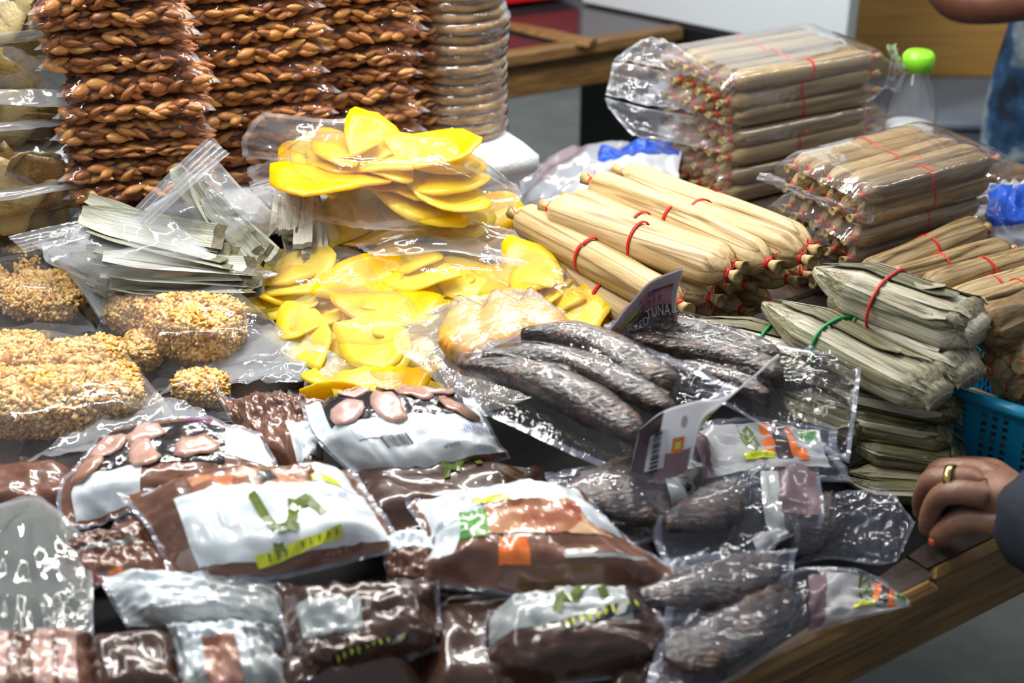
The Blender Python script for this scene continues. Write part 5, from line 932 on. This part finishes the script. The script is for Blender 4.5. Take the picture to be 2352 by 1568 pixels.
S = Sheet([[(-80, 1175, .072), (80, 1140, .075), (205, 1240, .07)], [(-80, 1320, .06), (80, 1320, .062), (212, 1340, .06)], [(-80, 1470, .05), (90, 1465, .052), (215, 1450, .05)]], .004, 4, 6); root = thing('clear_bag', 'greyish clear bag lying over the brown strips at the lower corner', 'bag', S.n.mean((0, 1)))
smesh('film', S, plus(dome(.010, .3, .3, .0, .6), crease(.005, 5, 4, 6)), [film('grey_film', .34, hcol=(.45, .5, .48), bump=.15, bscale=30), M['film_seal']], root, 36, 28, two=lambda u, v: 0*u-.002, mi=lambda u, v: 1 if min(u, 1-u, v, 1-v) < .03 else 0)
# ================================================================== people
def skin_body(name, chains, mat, parent, sub=2, sharp=None):
    """chains: lists of (key, point, radius); shared keys are shared joints; skin + subdivision, applied"""
    idx, V, R, E = {}, [], [], []
    for ch in chains:
        prev = None
        for key, p, r in ch:
            if key not in idx: idx[key] = len(V); V.append(tuple(float(q) for q in p)); R.append(r)
            if prev is not None and prev != idx[key]: E.append((prev, idx[key]))
            prev = idx[key]
    me = bpy.data.meshes.new(name); me.from_pydata(V, E, []); o = bpy.data.objects.new(name, me); C.objects.link(o)
    sk = o.modifiers.new('skin', 'SKIN'); sk.use_smooth_shade = True; sk.branch_smoothing = .6
    for i, r in enumerate(R):
        d = me.skin_vertices[0].data[i]; d.radius = r if isinstance(r, tuple) else (r, r); d.use_root = (i == 0)
    ss = o.modifiers.new('sub', 'SUBSURF'); ss.levels = sub; ss.render_levels = sub
    bpy.context.view_layer.update(); dg = bpy.context.evaluated_depsgraph_get(); m2 = bpy.data.meshes.new_from_object(o.evaluated_get(dg)); bpy.data.objects.remove(o)
    m2.name = name; m2.materials.clear(); m2.materials.append(mat); org = ORG[parent.name]; m2.transform(Matrix.Translation(-Vector(org)))
    for p in m2.polygons: p.use_smooth = True
    o = bpy.data.objects.new(name, m2); C.objects.link(o); o.parent = parent; ORG[o.name] = org; return o
hp = thing('person', 'person in a dark navy sleeve resting a brown hand with gold ring on the table', 'person', at(2320, 1200, 0))
g = lambda k, px, py, h, r: (k, at(px, py, h), r)
WR, PC = g('wr', 2395, 1196, .062, .030), g('pc', 2325, 1158, .064, .030)
hand = [[WR, PC], [('wr', at(2395, 1196, .062), .030), g('el', 2600, 1260, .10, .040), g('e2', 2850, 1330, .16, .045)],
 [PC, g('i1', 2262, 1140, .074, .0140), g('i1b', 2215, 1128, .075, .0118), g('i2', 2163, 1130, .068, .0122), g('i2b', 2142, 1160, .050, .0100), g('i3', 2133, 1192, .034, .0098), g('i4', 2130, 1226, .016, .0085)],
 [PC, g('m1', 2262, 1104, .076, .0140), g('m1b', 2205, 1100, .077, .0116), g('m2', 2140, 1100, .068, .0120), g('m2b', 2122, 1128, .048, .0098), g('m3', 2116, 1155, .030, .0094), g('m4', 2118, 1190, .012, .0082)],
 [PC, g('r1', 2268, 1084, .068, .0130), g('r1b', 2215, 1078, .068, .0108), g('r2', 2158, 1076, .060, .0112), g('r2b', 2138, 1098, .042, .0092), g('r3', 2130, 1122, .026, .0090), g('r4', 2130, 1148, .010, .0078)],
 [PC, g('p1', 2285, 1076, .056, .0120), g('p1b', 2235, 1070, .052, .0098), g('p2', 2190, 1068, .046, .0098), g('p3', 2160, 1086, .028, .0082), g('p4', 2150, 1108, .010, .0070)],
 [WR, g('t0', 2345, 1212, .050, .0210), g('t1', 2288, 1200, .052, .0150), g('t1b', 2248, 1190, .050, .0128), g('t2', 2208, 1192, .045, .0132), g('t2b', 2178, 1212, .034, .0118), g('t3', 2156, 1230, .024, .0102), g('t4', 2146, 1244, .017, .0078)]]
skin_body('hand', hand, M['skin'], hp)
rg = at(2183, 1098, .0775); dx = at(2205, 1100, .077)-at(2140, 1100, .068); dx /= np.linalg.norm(dx); fr = frame(at(2186, 1100, .0765), dx, [0, 0, 1])
v, f = lathe([(.0119, -.0034), (.0130, -.0030), (.0130, .0030), (.0119, .0034)], 28); A = np.array(fr.to_3x3()) @ np.array([[0, 0, 1], [1, 0, 0], [0, 1, 0]], float); part('gold_ring', v @ A.T + np.array(fr.translation), f, M['gold'], hp, smooth=True)
v, f = ball(at(2141, 1242, .020), (.0032, .0056, .0048), 12, 8); part('thumb_nail', v, f, M['nail'], hp)
w0, w1, w2 = at(2372, 1190, .064), at(2600, 1260, .10), at(2850, 1330, .16); P = [w0 + (w1-w0)*t for t in (0, .03, .1, .3, .6, 1)] + [w2]; v, f = tube(P, [.040, .046, .047, .048, .052, .055, .058], 28, False); k = 1 + 0*v[:, 0]
v = v + np.stack([.0025*ridge(v[:, 0]*40, v[:, 2]*60, 2), 0*k, .0025*ridge(v[:, 0]*50, v[:, 1]*50, 4)], 1); part('sleeve', v, f, M['navy'], hp)
# the other person, behind the stall
X0 = 1.02; Y0 = 2.42
bp_ = thing('person', 'person in bleached blue jeans standing behind the roll stacks with a bent bare elbow', 'person', (X0, Y0, 0))
def J(k, x, y, z, r): return (k, (X0+x, Y0+y, z), r)
skin_body('jeans', [[J('h', 0, 0, .90, (.16, .12)), J('hl', -.085, 0, .83, .092), J('tl', -.098, -.01, .70, .088), J('kl', -.095, -.01, .48, .064), J('cl', -.095, .02, .30, .060), J('al', -.095, .02, .06, .055)],
    [J('h', 0, 0, .90, (.16, .12)), J('hr', .085, 0, .83, .092), J('tr', .098, -.01, .70, .088), J('kr', .095, -.01, .48, .064), J('cr', .095, .02, .30, .060), J('ar', .095, .02, .06, .055)], [J('h', 0, 0, .90, (.16, .12)), J('wa', 0, 0, 1.02, (.15, .11))]], M['jeans'], bp_)
skin_body('shirt', [[J('b0', 0, 0, .93, (.165, .13)), J('b', 0, 0, 1.03, (.16, .12)), J('ch', 0, 0, 1.25, (.17, .12)), J('nk', 0, 0, 1.42, .07)], [J('ch', 0, 0, 1.25, (.17, .12)), J('sl', -.19, 0, 1.36, .06), J('ul', -.23, .0, 1.22, .06)], [J('ch', 0, 0, 1.25, (.17, .12)), J('sr', .19, 0, 1.36, .06), J('ur', .24, 0, 1.22, .06)]], M['navy'], bp_)
e0 = at(2172, 22, .165+.0); sc0 = Y0-.18
def atY(px, py, y):
    a, b = (px-1176)/F, (784-py)/F; d = np.array([a, cp+b*sp, -sp+b*cp]); return np.array([0, 0, TZ+CAMH]) + d*(y/d[1])
skin_body('body', [[J('hd0', 0, 0, 1.40, .055), J('hd1', 0, -.01, 1.52, .075), J('hd2', 0, -.01, 1.60, .095), J('hd3', 0, 0, 1.70, .08)], ], M['skind'], bp_)
skin_body('arm', [[J('sh', -.21, -.02, 1.30, .050), ('ua', atY(2158, -70, Y0-.14), .044), ('el', atY(2182, 2, Y0-.20), .040), ('fa', atY(2255, 6, Y0-.24), .038), ('fb', atY(2340, 4, Y0-.26), .034), ('wr', atY(2430, 0, Y0-.26), .027), ('pm', atY(2480, 0, Y0-.26), .030)],
    *[[('pm', atY(2480, 0, Y0-.26), .030), (f'k{i}', atY(2520, -22+i*14, Y0-.25-.01*i), .011), (f'n{i}', atY(2565, -20+i*16, Y0-.24), .009), (f't{i}', atY(2590, 0+i*14, Y0-.22), .008)] for i in range(4)],
    [('pm', atY(2480, 0, Y0-.26), .030), ('tb', atY(2490, 40, Y0-.28), .012), ('tc', atY(2530, 62, Y0-.28), .010)]], M['skind'], bp_)
# the rest of the person whose hand rests on the table, outside the frame
X1, Y1 = 1.16, .62
def K(k, x, y, z, r): return (k, (X1+x, Y1+y, z), r)
skin_body('jacket', [[K('b0', 0, 0, .90, (.165, .13)), K('b', 0, 0, .98, (.155, .115)), K('ch', 0, 0, 1.24, (.17, .12)), K('nk', 0, 0, 1.40, .07)], [K('ch', 0, 0, 1.24, (.17, .12)), K('sl', -.17, .10, 1.32, .062), K('ul', -.25, .16, 1.12, .058), ('el', w2 + np.array([.06, .02, .03]), .054), ('fo', w2, .053), ('fo2', w1, .050)],
    [K('ch', 0, 0, 1.24, (.17, .12)), K('sr', .17, -.10, 1.32, .062), K('ur', .24, -.12, 1.10, .055), K('er', .22, -.02, .92, .05)]], M['navy'], hp)
skin_body('trousers', [[K('h', 0, 0, .90, (.16, .12)), K('hl', -.08, .02, .83, .092), K('kl', -.09, .03, .48, .066), K('al', -.09, 0, .06, .055)], [K('h', 0, 0, .90, (.16, .12)), K('hr', .08, -.02, .83, .092), K('kr', .09, -.01, .48, .066), K('ar', .09, -.02, .06, .055)], [K('h', 0, 0, .90, (.16, .12)), K('wa', 0, 0, 1.0, (.15, .11))]], M['navy'], hp)
skin_body('head', [[K('n0', 0, 0, 1.38, .055), K('n1', -.01, .01, 1.50, .072), K('n2', -.01, .01, 1.58, .095), K('n3', 0, 0, 1.67, .085)]], M['skin'], hp)
